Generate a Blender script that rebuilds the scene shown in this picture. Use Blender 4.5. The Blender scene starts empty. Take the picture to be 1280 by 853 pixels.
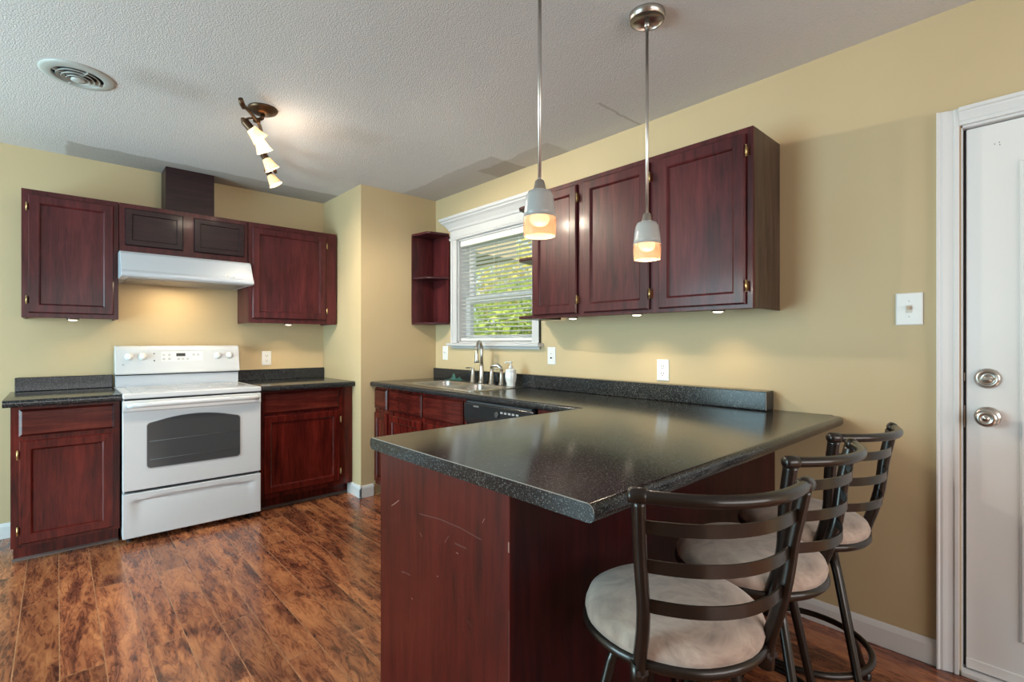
import bpy, bmesh, math, random
from mathutils import Vector, Matrix
random.seed(7)
C = bpy.context.scene.collection
S = bpy.context.scene
R = math.radians
PI = math.pi

# ------------------------------------------------------------ camera, world, light, exposure
cam = bpy.data.cameras.new('camera'); cam.sensor_width = 36; cam.lens = 621.47*36/1280
cam.shift_y = 1.4/1280; cam.clip_start = .02
co = bpy.data.objects.new('camera', cam); C.objects.link(co)
co.location = (0, 0, 1.212); co.rotation_euler = (R(90), 0, R(-42.465)); S.camera = co
S.view_settings.view_transform = 'Standard'; S.view_settings.look = 'None'
S.view_settings.gamma = 1; S.view_settings.use_curve_mapping = False
S.view_settings.exposure = 0.24
S.cycles.use_denoising = True
S.cycles.max_bounces = 10; S.cycles.diffuse_bounces = 6; S.cycles.transparent_max_bounces = 16
S.cycles.sample_clamp_indirect = 6

w = bpy.data.worlds.new('sky'); S.world = w; w.use_nodes = True
nt = w.node_tree; bg = nt.nodes['Background']
bg.inputs[0].default_value = (.80, .90, 1.0, 1); bg.inputs[1].default_value = 1.25

def light(name, kind, loc, energy, color, **kw):
    l = bpy.data.lights.new(name, kind); l.energy = energy; l.color = color
    rot = kw.pop('rot', None); tgt = kw.pop('target', None)
    for k, v in kw.items(): setattr(l, k, v)
    o = bpy.data.objects.new(name, l); C.objects.link(o); o.location = loc
    if tgt is not None: o.rotation_euler = (Vector(tgt)-Vector(loc)).to_track_quat('-Z', 'Y').to_euler()
    if rot: o.rotation_euler = rot
    return o
# sun on the garden
light('sun', 'SUN', (0, 0, 6), 6.5, (1, .93, .80), target=(.35, .75, 5.2), angle=R(1.5))
# daylight through the patio door (west) and an added ambient fill light behind the camera (south)
light('daylight_patio', 'AREA', (-2.66, 2.75, 1.15), 140, (.56, .90, 1.0), shape='RECTANGLE', size=2.0, size_y=1.9, rot=(R(90), 0, R(-90)))
light('fill_south', 'AREA', (.7, -2.92, 1.45), 55, (1.0, .95, .90), shape='RECTANGLE', size=3.0, size_y=1.5, rot=(R(90), 0, 0))

# ------------------------------------------------------------ materials
def mat(name, col, rough=.5, metal=0, coat=0, spec=.5):
    m = bpy.data.materials.new(name); m.use_nodes = True
    b = m.node_tree.nodes['Principled BSDF']
    b.inputs['Base Color'].default_value = (*col, 1); b.inputs['Roughness'].default_value = rough
    b.inputs['Metallic'].default_value = metal; b.inputs['Coat Weight'].default_value = coat
    b.inputs['Coat Roughness'].default_value = .12; b.inputs['Specular IOR Level'].default_value = spec
    return m
def N(m, t, **kw):
    n = m.node_tree.nodes.new(t)
    for k, v in kw.items():
        if k in n.inputs: n.inputs[k].default_value = v
        else: setattr(n, k, v)
    return n
def L(m, a, b): m.node_tree.links.new(a, b)
def P(m): return m.node_tree.nodes['Principled BSDF']
def ramp(m, fac, stops):
    r = N(m, 'ShaderNodeValToRGB'); el = r.color_ramp.elements
    while len(el) < len(stops): el.new(.5)
    for e, (p, c) in zip(el, stops): e.position = p; e.color = (*c, 1) if len(c) == 3 else c
    L(m, fac, r.inputs[0]); return r
def coords(m, scale=(1, 1, 1), loc=(0, 0, 0), rot=(0, 0, 0)):
    t = N(m, 'ShaderNodeTexCoord'); g = N(m, 'ShaderNodeNewGeometry')
    p = N(m, 'ShaderNodeMapping'); p.inputs['Scale'].default_value = scale; p.inputs['Location'].default_value = loc
    p.inputs['Rotation'].default_value = rot
    L(m, t.outputs['Object'], p.inputs['Vector']); return p.outputs[0]
def bump(m, h, strength, dist=.002):
    b = N(m, 'ShaderNodeBump'); b.inputs['Strength'].default_value = strength; b.inputs['Distance'].default_value = dist
    L(m, h, b.inputs['Height']); L(m, b.outputs[0], P(m).inputs['Normal']); return b
def noise(m, vec, scale, detail=4, rough=.6, dist=0):
    n = N(m, 'ShaderNodeTexNoise'); n.inputs['Scale'].default_value = scale; n.inputs['Detail'].default_value = detail
    n.inputs['Roughness'].default_value = rough; n.inputs['Distortion'].default_value = dist
    L(m, vec, n.inputs['Vector']); return n.outputs['Fac']

def wood(name, dark, mid, light_, vertical=True, rough=.33, coat=.35):
    m = mat(name, mid, rough, coat=coat*.28, spec=.24)
    sc = (1, 1, .09) if vertical else (.09, .09, 1)
    f1 = noise(m, coords(m, sc), 30, 6, .65, .6)
    sc2 = (1, 1, .03) if vertical else (.03, .03, 1)
    f2 = noise(m, coords(m, sc2, (3, 1, 2)), 220, 3, .6)
    f3 = noise(m, coords(m, (1, 1, .5)), 5, 3, .6, .4)
    mx = N(m, 'ShaderNodeMath', operation='ADD'); L(m, f1, mx.inputs[0])
    m2 = N(m, 'ShaderNodeMath', operation='MULTIPLY_ADD'); L(m, f2, m2.inputs[0]); m2.inputs[1].default_value = .28; m2.inputs[2].default_value = -.13
    L(m, m2.outputs[0], mx.inputs[1])
    m3 = N(m, 'ShaderNodeMath', operation='MULTIPLY_ADD'); L(m, f3, m3.inputs[0]); m3.inputs[1].default_value = .5; L(m, mx.outputs[0], m3.inputs[2])
    r = ramp(m, m3.outputs[0], [(.55, dark), (.75, mid), (1.0, light_)])
    L(m, r.outputs[0], P(m).inputs['Base Color'])
    bump(m, f2, .12, .001)
    return m
cherry = wood('cherry_upper', (.030, .0055, .007), (.066, .011, .013), (.105, .020, .022), rough=.36)
cherry_h = wood('cherry_upper_horizontal', (.022, .0045, .007), (.045, .009, .012), (.080, .018, .020), vertical=False, rough=.36)
cherry_low = wood('cherry_lower', (.022, .0025, .002), (.070, .0065, .0045), (.13, .014, .009), rough=.27, coat=.5)
cherry_low_h = wood('cherry_lower_horizontal', (.022, .003, .0025), (.062, .008, .006), (.12, .02, .012), vertical=False, rough=.27, coat=.5)
espresso = wood('espresso_veneer', (.010, .0035, .005), (.020, .007, .009), (.036, .014, .015), vertical=False, rough=.4)
endgrain = wood('cabinet_side_veneer', (.036, .022, .016), (.068, .043, .030), (.10, .066, .046), rough=.45, coat=.1)

# peninsula panel: same cherry with pale scratches of their own shape
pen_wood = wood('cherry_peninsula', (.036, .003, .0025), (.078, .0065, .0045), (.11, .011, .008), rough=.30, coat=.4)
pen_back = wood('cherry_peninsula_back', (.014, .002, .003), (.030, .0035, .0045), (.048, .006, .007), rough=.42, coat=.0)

wall = mat('wall_paint', (.54, .42, .245), .62)
f = noise(wall, coords(wall), 1.3, 3); r = ramp(wall, f, [(.3, (.52, .405, .235)), (.7, (.55, .43, .255))])
L(wall, r.outputs[0], P(wall).inputs['Base Color'])
bump(wall, noise(wall, coords(wall), 240, 2), .10, .001)

trim_w = mat('trim_white', (.68, .68, .685), .35, coat=.1)
win_w = mat('window_trim_white', (.55, .55, .56), .38, coat=.1)
door_w = mat('door_white', (.74, .735, .73), .38)
bump(door_w, noise(door_w, coords(door_w), 60, 2), .04, .001)

# ceiling: sprayed texture with differently coloured repaired patches and one thin dark line
ceil_m = mat('ceiling_texture', (.55, .54, .53), .9)
tc = N(ceil_m, 'ShaderNodeTexCoord'); sx = N(ceil_m, 'ShaderNodeSeparateXYZ')
def mth(m, op, a, b=None, c=None, clamp=False):
    n = N(m, 'ShaderNodeMath', operation=op); n.use_clamp = clamp
    for i, v in enumerate((a, b, c)):
        if v is None: continue
        if isinstance(v, (int, float)): n.inputs[i].default_value = v
        else: L(m, v, n.inputs[i])
    return n.outputs[0]
wob = N(ceil_m, 'ShaderNodeTexNoise'); wob.inputs['Scale'].default_value = 6; L(ceil_m, tc.outputs['Object'], wob.inputs['Vector'])
vm = N(ceil_m, 'ShaderNodeVectorMath', operation='SCALE'); L(ceil_m, wob.outputs['Color'], vm.inputs[0]); vm.inputs['Scale'].default_value = .07
va = N(ceil_m, 'ShaderNodeVectorMath', operation='ADD'); L(ceil_m, tc.outputs['Object'], va.inputs[0]); L(ceil_m, vm.outputs[0], va.inputs[1])
L(ceil_m, va.outputs[0], sx.inputs[0])
def rect(x0, x1, y0, y1, soft=.02):
    X, Y = sx.outputs[0], sx.outputs[1]; o = .035
    a = mth(ceil_m, 'MULTIPLY', mth(ceil_m, 'SUBTRACT', X, x0+o), 1/soft, clamp=True)
    b = mth(ceil_m, 'MULTIPLY', mth(ceil_m, 'SUBTRACT', x1+o, X), 1/soft, clamp=True)
    c = mth(ceil_m, 'MULTIPLY', mth(ceil_m, 'SUBTRACT', Y, y0+o), 1/soft, clamp=True)
    d = mth(ceil_m, 'MULTIPLY', mth(ceil_m, 'SUBTRACT', y1+o, Y), 1/soft, clamp=True)
    return mth(ceil_m, 'MULTIPLY', mth(ceil_m, 'MULTIPLY', a, b), mth(ceil_m, 'MULTIPLY', c, d))
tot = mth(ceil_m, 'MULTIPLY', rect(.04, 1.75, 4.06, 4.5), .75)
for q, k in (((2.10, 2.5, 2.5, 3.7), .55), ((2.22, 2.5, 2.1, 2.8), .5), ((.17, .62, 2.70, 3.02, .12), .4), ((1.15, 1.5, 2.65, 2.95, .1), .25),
             ((2.05, 2.45, 1.575, 1.60, .008), .7)):  # narrow dark line across the ceiling
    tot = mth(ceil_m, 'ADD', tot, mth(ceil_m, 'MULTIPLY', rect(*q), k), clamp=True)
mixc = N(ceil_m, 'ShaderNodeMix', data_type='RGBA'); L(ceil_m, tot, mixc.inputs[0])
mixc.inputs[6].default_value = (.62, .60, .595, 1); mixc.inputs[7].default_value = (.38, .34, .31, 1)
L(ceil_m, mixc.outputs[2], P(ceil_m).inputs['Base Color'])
v1 = N(ceil_m, 'ShaderNodeTexVoronoi'); v1.inputs['Scale'].default_value = 170; L(ceil_m, va.outputs[0], v1.inputs['Vector'])
n1 = N(ceil_m, 'ShaderNodeTexNoise'); n1.inputs['Scale'].default_value = 150; n1.inputs['Detail'].default_value = 4; L(ceil_m, tc.outputs['Object'], n1.inputs['Vector'])
hh = mth(ceil_m, 'ADD', mth(ceil_m, 'MULTIPLY', v1.outputs['Distance'], -.5), n1.outputs['Fac'])
bump(ceil_m, hh, .6, .0045)

# floor: hand-scraped laminate planks running along Y
floor_m = mat('floor_laminate', (.2, .07, .03), .27, coat=.15)
rot = coords(floor_m, (1, 1, 1), (0, .007, 0), (0, 0, R(-90)))
bt = N(floor_m, 'ShaderNodeTexBrick'); bt.offset = .37; bt.offset_frequency = 2; bt.squash = 1
L(floor_m, rot, bt.inputs['Vector'])
bt.inputs['Color1'].default_value = (0, 0, 0, 1); bt.inputs['Color2'].default_value = (1, 1, 1, 1); bt.inputs['Mortar'].default_value = (.5, .5, .5, 1)
bt.inputs['Scale'].default_value = 1; bt.inputs['Mortar Size'].default_value = .0017; bt.inputs['Mortar Smooth'].default_value = .1
bt.inputs['Bias'].default_value = 0; bt.inputs['Brick Width'].default_value = 1.21; bt.inputs['Row Height'].default_value = .128
tcf = coords(floor_m, (1, .20, 1))
off = N(floor_m, 'ShaderNodeVectorMath', operation='MULTIPLY_ADD'); L(floor_m, bt.outputs['Color'], off.inputs[0]); off.inputs[1].default_value = (7, 9, 5); L(floor_m, tcf, off.inputs[2])
g1 = noise(floor_m, off.outputs[0], 11, 5, .55, 1.2)
g2 = noise(floor_m, off.outputs[0], 30, 5, .62, 3.0)
tcg = coords(floor_m, (1, .06, 1)); g3 = noise(floor_m, tcg, 130, 3, .6)
gg = mth(floor_m, 'ADD', mth(floor_m, 'MULTIPLY', g1, .62), mth(floor_m, 'MULTIPLY_ADD', g2, .42, mth(floor_m, 'MULTIPLY_ADD', g3, .10, -.06)))
rf = ramp(floor_m, gg, [(.38, (.060, .015, .008)), (.46, (.16, .040, .015)), (.53, (.31, .088, .026)), (.64, (.48, .165, .048))])
hsv = N(floor_m, 'ShaderNodeHueSaturation'); L(floor_m, rf.outputs[0], hsv.inputs['Color']); hsv.inputs['Saturation'].default_value = .94
L(floor_m, mth(floor_m, 'MULTIPLY_ADD', bt.outputs['Color'], .45, .72), hsv.inputs['Value'])
mg = N(floor_m, 'ShaderNodeMix', data_type='RGBA'); L(floor_m, bt.outputs['Fac'], mg.inputs[0]); L(floor_m, hsv.outputs[0], mg.inputs[6]); mg.inputs[7].default_value = (.50, .27, .14, 1)
mfac = mth(floor_m, 'MULTIPLY', bt.outputs['Fac'], .55); L(floor_m, mfac, mg.inputs[0])
L(floor_m, mg.outputs[2], P(floor_m).inputs['Base Color'])
rr = mth(floor_m, 'MULTIPLY_ADD', g2, .22, .17); L(floor_m, rr, P(floor_m).inputs['Roughness'])
bump(floor_m, mth(floor_m, 'ADD', mth(floor_m, 'MULTIPLY', g2, .5), mth(floor_m, 'MULTIPLY', bt.outputs['Fac'], -.8)), .22, .002)

# black speckled laminate
counter = mat('counter_laminate', (.015, .016, .018), .20, spec=.35)
n1 = noise(counter, coords(counter), 420, 2, .5); n2 = noise(counter, coords(counter), 150, 3, .6)
vo = N(counter, 'ShaderNodeTexVoronoi'); vo.inputs['Scale'].default_value = 300; L(counter, coords(counter), vo.inputs['Vector'])
spk = mth(counter, 'MULTIPLY', mth(counter, 'LESS_THAN', vo.outputs['Distance'], .34), mth(counter, 'GREATER_THAN', n2, .52))
r1 = ramp(counter, n1, [(.45, (.007, .0075, .009)), (.60, (.020, .022, .025)), (.74, (.085, .09, .095))])
mk = N(counter, 'ShaderNodeMix', data_type='RGBA'); L(counter, mth(counter, 'MULTIPLY', spk, .75), mk.inputs[0]); L(counter, r1.outputs[0], mk.inputs[6]); mk.inputs[7].default_value = (.22, .225, .225, 1)
L(counter, mk.outputs[2], P(counter).inputs['Base Color'])
L(counter, mth(counter, 'MULTIPLY_ADD', n2, .10, .11), P(counter).inputs['Roughness'])
edge_line = mat('laminate_edge_line', (.30, .27, .24), .5)

white_en = mat('white_enamel', (.60, .62, .65), .20, coat=.3)
white_pl = mat('white_plastic', (.78, .78, .77), .35)
hood_w = mat('hood_white', (.56, .60, .66), .28, coat=.2)
black_pl = mat('black_plastic', (.012, .013, .015), .22, coat=.4)
black_dk = mat('dark_gap', (.006, .006, .006), .8)
oven_glass = mat('oven_glass', (.055, .058, .062), .14, spec=.6)
cook_glass = mat('cooktop_glass', (.50, .52, .55), .12)
grey_mark = mat('grey_print', (.32, .33, .34), .5)
lcd = mat('display_black', (.03, .03, .028), .3)
nickel = mat('brushed_nickel', (.50, .47, .43), .28, metal=1)
steel = mat('stainless', (.55, .54, .52), .26, metal=1)
satin = mat('satin_nickel_rod', (.58, .56, .54), .32, metal=1)
brass = mat('brass', (.62, .46, .22), .35, metal=1)
bronze = mat('bronze_fixture', (.10, .055, .03), .35, metal=.8)
stool_m = mat('stool_metal', (.018, .0125, .010), .32, metal=.45, coat=.35)
suede = mat('suede', (.50, .40, .34), .85)
nf = noise(suede, coords(suede), 9, 5, .6, 1.2)
rs = ramp(suede, nf, [(.3, (.22, .165, .14)), (.5, (.40, .305, .25)), (.7, (.55, .44, .37))]); L(suede, rs.outputs[0], P(suede).inputs['Base Color'])
P(suede).inputs['Sheen Weight'].default_value = .4
bump(suede, noise(suede, coords(suede), 30, 4), .3, .004)
vent_m = mat('vent_enamel', (.43, .44, .42), .4)
blind_m = mat('blind_slat', (.72, .71, .67), .45)
P(blind_m).inputs['Transmission Weight'].default_value = 0
teal = mat('teal_cloth', (.02, .10, .085), .7)
ceramic = mat('white_ceramic', (.75, .76, .75), .25, coat=.3)
grout = mat('quarter_round', (.13, .085, .075), .5)

glass = bpy.data.materials.new('window_glass'); glass.use_nodes = True
gt = glass.node_tree; gt.nodes.clear()
go = gt.nodes.new('ShaderNodeOutputMaterial'); gm = gt.nodes.new('ShaderNodeMixShader'); gtr = gt.nodes.new('ShaderNodeBsdfTransparent'); gg_ = gt.nodes.new('ShaderNodeBsdfGlossy')
gg_.inputs['Roughness'].default_value = .02; gm.inputs[0].default_value = .06; gtr.inputs[0].default_value = (.95, .97, .96, 1)
gt.links.new(gtr.outputs[0], gm.inputs[1]); gt.links.new(gg_.outputs[0], gm.inputs[2]); gt.links.new(gm.outputs[0], go.inputs[0])

def emis(name, col, s):
    m = bpy.data.materials.new(name); m.use_nodes = True
    b = m.node_tree.nodes['Principled BSDF']; b.inputs['Base Color'].default_value = (.8, .8, .8, 1)
    b.inputs['Emission Color'].default_value = (*col, 1); b.inputs['Emission Strength'].default_value = s
    return m
bulb_m = emis('lit_bulb', (1, .82, .58), 2.6)
track_bulb = emis('lit_track_bulb', (1, .84, .60), 22)
track_bulb_dim = emis('lit_track_bulb_soft', (1, .80, .52), 6)
puck_m = emis('lit_puck_lens', (1, .82, .60), 3)

def frosted(name, col, transp, glow=None):
    m = bpy.data.materials.new(name); m.use_nodes = True; t = m.node_tree; t.nodes.clear()
    o = t.nodes.new('ShaderNodeOutputMaterial'); a = t.nodes.new('ShaderNodeBsdfTranslucent'); b = t.nodes.new('ShaderNodeBsdfTransparent')
    d = t.nodes.new('ShaderNodeBsdfPrincipled'); d.inputs['Base Color'].default_value = (*col, 1); d.inputs['Roughness'].default_value = .25
    a.inputs[0].default_value = (*col, 1); b.inputs[0].default_value = (*col, 1)
    m1 = t.nodes.new('ShaderNodeMixShader'); m1.inputs[0].default_value = .5 if glow is None else glow; t.links.new(d.outputs[0], m1.inputs[1]); t.links.new(a.outputs[0], m1.inputs[2])
    m2 = t.nodes.new('ShaderNodeMixShader'); m2.inputs[0].default_value = transp; t.links.new(m1.outputs[0], m2.inputs[1]); t.links.new(b.outputs[0], m2.inputs[2])
    t.links.new(m2.outputs[0], o.inputs[0]); return m
frost = frosted('frosted_glass', (.43, .435, .43), .06, .08)
amber = frosted('amber_clear_glass', (.92, .72, .56), .72, .05)
alab = frosted('alabaster_glass', (.92, .78, .58), .10, .25)

# ------------------------------------------------------------ mesh helpers
class MB:
    def __init__(s): s.bm = bmesh.new(); s.mats = []
    def mi(s, m):
        if m is None: return 0
        if m not in s.mats: s.mats.append(m)
        return s.mats.index(m)
    def faces_from(s, vs, faces, m=None, smooth=False):
        bv = [s.bm.verts.new(v) for v in vs]; k = s.mi(m); out = []
        for f in faces:
            try:
                fc = s.bm.faces.new([bv[i] for i in f]); fc.material_index = k; fc.smooth = smooth; out.append(fc)
            except ValueError: pass
        return out
    def box(s, x0, x1, y0, y1, z0, z1, m=None):
        v = [(x, y, z) for x in (x0, x1) for y in (y0, y1) for z in (z0, z1)]
        s.faces_from(v, [(0, 1, 3, 2), (4, 6, 7, 5), (0, 4, 5, 1), (2, 3, 7, 6), (0, 2, 6, 4), (1, 5, 7, 3)], m); return s
    def prism(s, pts, axis, a0, a1, m=None, smooth=False):
        # pts in the two remaining axes (order x,y,z without axis)
        def mk(p, a):
            if axis == 'x': return (a, p[0], p[1])
            if axis == 'y': return (p[0], a, p[1])
            return (p[0], p[1], a)
        n = len(pts); v = [mk(p, a0) for p in pts]+[mk(p, a1) for p in pts]
        s.faces_from(v, [tuple(range(n)), tuple(range(2*n-1, n-1, -1))]+[(i, (i+1) % n, n+(i+1) % n, n+i) for i in range(n)], m, smooth); return s
    def tube(s, pts, r, seg=12, closed=False, m=None, cap=True, flat=None):
        pts = [Vector(p) for p in pts]; n = len(pts); rings = []
        rs = r if isinstance(r, (list, tuple)) else [r]*n
        up = None
        for i, p in enumerate(pts):
            a = pts[(i-1) % n] if (i > 0 or closed) else p; b = pts[(i+1) % n] if (i < n-1 or closed) else p
            t = (b-a).normalized()
            if up is None:
                up = Vector((0, 0, 1)) if abs(t.z) < .9 else Vector((1, 0, 0))
            u = (up-t*up.dot(t)).normalized(); v = t.cross(u); up = u
            ring = []
            for k in range(seg):
                an = 2*PI*k/seg
                if flat: ring.append(p+u*math.cos(an)*rs[i]*flat[0]+v*math.sin(an)*rs[i]*flat[1])
                else: ring.append(p+(u*math.cos(an)+v*math.sin(an))*rs[i])
            rings.append([s.bm.verts.new(q) for q in ring])
        k_ = s.mi(m)
        for i in range(n if closed else n-1):
            A, B = rings[i], rings[(i+1) % n]
            for k in range(seg):
                f = s.bm.faces.new((A[k], A[(k+1) % seg], B[(k+1) % seg], B[k])); f.smooth = True; f.material_index = k_
        if cap and not closed:
            for rg in (rings[0], rings[-1]):
                f = s.bm.faces.new(rg); f.material_index = k_
        return s
    def ribbon(s, pts, wdir, w, t, m=None):
        # flat bar following pts, width w along wdir, thickness t
        pts = [Vector(p) for p in pts]; wd = Vector(wdir).normalized(); rings = []
        n = len(pts)
        for i, p in enumerate(pts):
            a = pts[max(i-1, 0)]; b = pts[min(i+1, n-1)]; tg = (b-a).normalized(); nn = tg.cross(wd).normalized()
            rings.append([s.bm.verts.new(p+wd*sx_*w/2+nn*sy*t/2) for sx_, sy in ((-1, -1), (1, -1), (1, 1), (-1, 1))])
        k_ = s.mi(m)
        for i in range(n-1):
            for k in range(4):
                f = s.bm.faces.new((rings[i][k], rings[i][(k+1) % 4], rings[i+1][(k+1) % 4], rings[i+1][k])); f.material_index = k_; f.smooth = False
        for rg in (rings[0], rings[-1]): s.bm.faces.new(rg).material_index = k_
        return s
    def lathe(s, prof, c=(0, 0, 0), axis=(0, 0, 1), seg=24, m=None, caps=True, mod=None):
        ax = Vector(axis).normalized(); u = ax.orthogonal().normalized(); v = ax.cross(u); c = Vector(c); rings = []
        for (r, h) in prof:
            ring = []
            for k in range(seg):
                an = 2*PI*k/seg; rr_ = r*(mod(an) if mod else 1)
                ring.append(s.bm.verts.new(c+ax*h+(u*math.cos(an)+v*math.sin(an))*max(rr_, .0002)))
            rings.append(ring)
        k_ = s.mi(m)
        for A, B in zip(rings, rings[1:]):
            for k in range(seg):
                f = s.bm.faces.new((A[k], A[(k+1) % seg], B[(k+1) % seg], B[k])); f.smooth = True; f.material_index = k_
        if caps:
            for rg in (rings[0], rings[-1]): s.bm.faces.new(rg).material_index = k_
        return s
    def rings(s, fn, levels, m=None, back=True):
        # levels: list of (u0,u1,z0,z1,depth) ; fn(u,z,d)->xyz
        rs = []
        for (u0, u1, z0, z1, d) in levels:
            rs.append([s.bm.verts.new(fn(*q)) for q in ((u0, z0, d), (u1, z0, d), (u1, z1, d), (u0, z1, d))])
        k_ = s.mi(m)
        for A, B in zip(rs, rs[1:]):
            for k in range(4): s.bm.faces.new((A[k], A[(k+1) % 4], B[(k+1) % 4], B[k])).material_index = k_
        s.bm.faces.new(rs[-1]).material_index = k_
        if back: s.bm.faces.new(rs[0]).material_index = k_
        return s
    def build(s, name, m=None, parent=None, bevel=0, seg=2, smooth=False, angle=40):
        bmesh.ops.recalc_face_normals(s.bm, faces=s.bm.faces)
        me = bpy.data.meshes.new(name)
        if smooth:
            for f in s.bm.faces: f.smooth = True
            for e in s.bm.edges:
                if len(e.link_faces) == 2: e.smooth = e.calc_face_angle(0) < R(32)
        off = Vector((0, 0, 0))
        p = parent
        while p is not None: off += p.location; p = p.parent
        if off.length: bmesh.ops.translate(s.bm, verts=s.bm.verts, vec=-off)
        s.bm.to_mesh(me); s.bm.free()
        ms = s.mats if s.mats else [m]
        if s.mats and m is not None and m not in s.mats: ms = s.mats
        for q in ms: me.materials.append(q)
        o = bpy.data.objects.new(name, me); C.objects.link(o)
        if parent: o.parent = parent
        if bevel:
            b = o.modifiers.new('bevel', 'BEVEL'); b.width = bevel; b.segments = seg; b.limit_method = 'ANGLE'; b.angle_limit = R(angle); b.harden_normals = False
        return o
def thing(name, loc, label, cat, group=None, rz=0):
    o = bpy.data.objects.new(name, None); C.objects.link(o); o.location = loc; o.rotation_euler = (0, 0, rz); o.empty_display_size = .05
    o['label'] = label; o['category'] = cat
    if group: o['group'] = group
    return o
def tag(o, label, cat, group=None):
    o['label'] = label; o['category'] = cat
    if group: o['group'] = group
    return o
def struct(o): o['kind'] = 'structure'; return o
def box(*a): return MB().box(*a)
FY = lambda y0: (lambda u, z, d: (u, y0-d, z))       # faces -Y
FX = lambda x0: (lambda u, z, d: (x0-d, u, z))       # faces -X

# ------------------------------------------------------------ room
XE, YC, XC, YS, H = 2.432, 3.641, 1.742, 4.3775, 2.44
XW, Y0 = -2.5, -2.8
struct(box(XW-.15, XE+.15, Y0-.15, YS+.15, -.06, 0).build('floor', floor_m))
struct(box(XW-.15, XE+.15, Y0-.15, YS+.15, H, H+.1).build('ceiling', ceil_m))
struct(box(XW-.15, XC, YS, YS+.15, 0, H).build('wall_north', wall))
struct(box(XC, XE, YC, YS+.15, 0, H).build('wall_alcove', wall))
WY0, WY1, WZ0, WZ1 = 2.435, 3.311, 1.205, 2.05
DY0, DY1, DZ1 = -.69, .232, 2.0
mb = MB(); X0, X1 = XE, XE+.15
mb.box(X0, X1, Y0-.15, DY0, 0, H); mb.box(X0, X1, DY0, DY1, DZ1, H); mb.box(X0, X1, DY1, WY0, 0, H)
mb.box(X0, X1, WY0, WY1, 0, WZ0); mb.box(X0, X1, WY0, WY1, WZ1, H); mb.box(X0, X1, WY1, YS+.15, 0, H)
struct(mb.build('wall_east', wall))
mb = MB(); mb.box(XW-.15, XW, Y0-.15, 1.75, 0, H); mb.box(XW-.15, XW, 1.75, 3.75, 2.1, H); mb.box(XW-.15, XW, 3.75, YS+.15, 0, H)
struct(mb.build('wall_west', wall))
mb = MB(); mb.box(XW, -.8, Y0-.15, Y0, 0, H); mb.box(-.8, 2.2, Y0-.15, Y0, 0, .7); mb.box(-.8, 2.2, Y0-.15, Y0, 2.2, H); mb.box(2.2, XE, Y0-.15, Y0, 0, H)  # unseen wall; its opening is added to let the south fill light in
struct(mb.build('wall_south', wall))

def baseboard(name, pts_fn, a0, a1, axis):
    mb = MB(); mb.prism(pts_fn, axis, a0, a1); return struct(mb.build(name, trim_w, bevel=.002))
hb = .095
prof = lambda w0, s: [(w0, 0), (w0+s*.014, 0), (w0+s*.014, hb-.022), (w0+s*.010, hb-.010), (w0+s*.005, hb), (w0, hb)]
baseboard('baseboard_east', prof(XE, -1), .297, .868, 'y')
baseboard('baseboard_alcove', prof(YC, -1), XC-.014, 1.845, 'x')
mb = MB(); mb.prism(prof(XC, -1), 'y', YC-.014, 3.86); struct(mb.build('baseboard_alcove_side', trim_w, bevel=.002))
baseboard('baseboard_north', prof(YS, -1), XW, -.187, 'x')

# ------------------------------------------------------------ window (east)
win = bpy.data.objects.new('window_1', None); C.objects.link(win); win.location = (XE, 2.87, 1.2); struct(win)
xg = XE+.07
mb = MB()    # casing with stepped profile
for (y0, y1) in ((WY0-.070, WY0), (WY1, WY1+.075)):
    mb.box(XE-.020, XE, y0, y1, WZ0, WZ1); mb.box(XE-.026, XE, y0+(.0 if y0 < 3 else .055), y0+(.018 if y0 < 3 else .075), WZ0, WZ1)
mb.build('window_casing', win_w, win, bevel=.003)
mb = MB()    # jamb liner
mb.box(XE-.001, XE+.15, WY0, WY0+.012, WZ0, WZ1); mb.box(XE-.001, XE+.15, WY1-.012, WY1, WZ0, WZ1); mb.box(XE-.001, XE+.15, WY0, WY1, WZ1-.012, WZ1); mb.box(XE-.001, XE+.15, WY0, WY1, WZ0, WZ0+.012)
mb.build('window_frame', win_w, win)
# crown header: profile in (x,z), extruded along y, with mitred look
cp = [(XE, WZ1), (XE-.030, WZ1), (XE-.034, WZ1+.012), (XE-.026, WZ1+.022), (XE-.024, WZ1+.075), (XE-.034, WZ1+.082), (XE-.040, WZ1+.098), (XE-.062, WZ1+.128), (XE-.080, WZ1+.142), (XE-.080, WZ1+.152), (XE-.092, WZ1+.160), (XE-.096, WZ1+.178), (XE, WZ1+.178)]
mb = MB(); ya, yb = WY0-.075, WY1+.080
n = len(cp)
va_ = [mb.bm.verts.new((x, ya-max(0, (XE-.026)-x), z)) for x, z in cp]; vb_ = [mb.bm.verts.new((x, yb+max(0, (XE-.026)-x), z)) for x, z in cp]
for i in range(n): mb.bm.faces.new((va_[i], va_[(i+1) % n], vb_[(i+1) % n], vb_[i]))
mb.bm.faces.new(va_); mb.bm.faces.new(vb_)
mb.build('window_header', win_w, win)
mb = MB(); mb.box(XE-.055, XE+.02, WY0-.095, WY1+.10, WZ0-.025, WZ0); mb.box(XE-.018, XE, WY0-.07, WY1+.075, WZ0-.045, WZ0-.025)
mb.build('window_sill', win_w, win, bevel=.006, seg=3)
def sash(name, xa, z0, z1, st=.055):
    mb = MB(); x1 = xa+.03
    mb.box(xa, x1, WY0+.012, WY0+.012+st, z0, z1); mb.box(xa, x1, WY1-.012-st, WY1-.012, z0, z1)
    mb.box(xa, x1, WY0+.012+st, WY1-.012-st, z0, z0+.045); mb.box(xa, x1, WY0+.012+st, WY1-.012-st, z1-.045, z1)
    s_ = mb.build(name, win_w, win, bevel=.004)
    box(xa+.012, xa+.016, WY0+.012+st, WY1-.012-st, z0+.045, z1-.045).build('pane', glass, s_)
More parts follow.
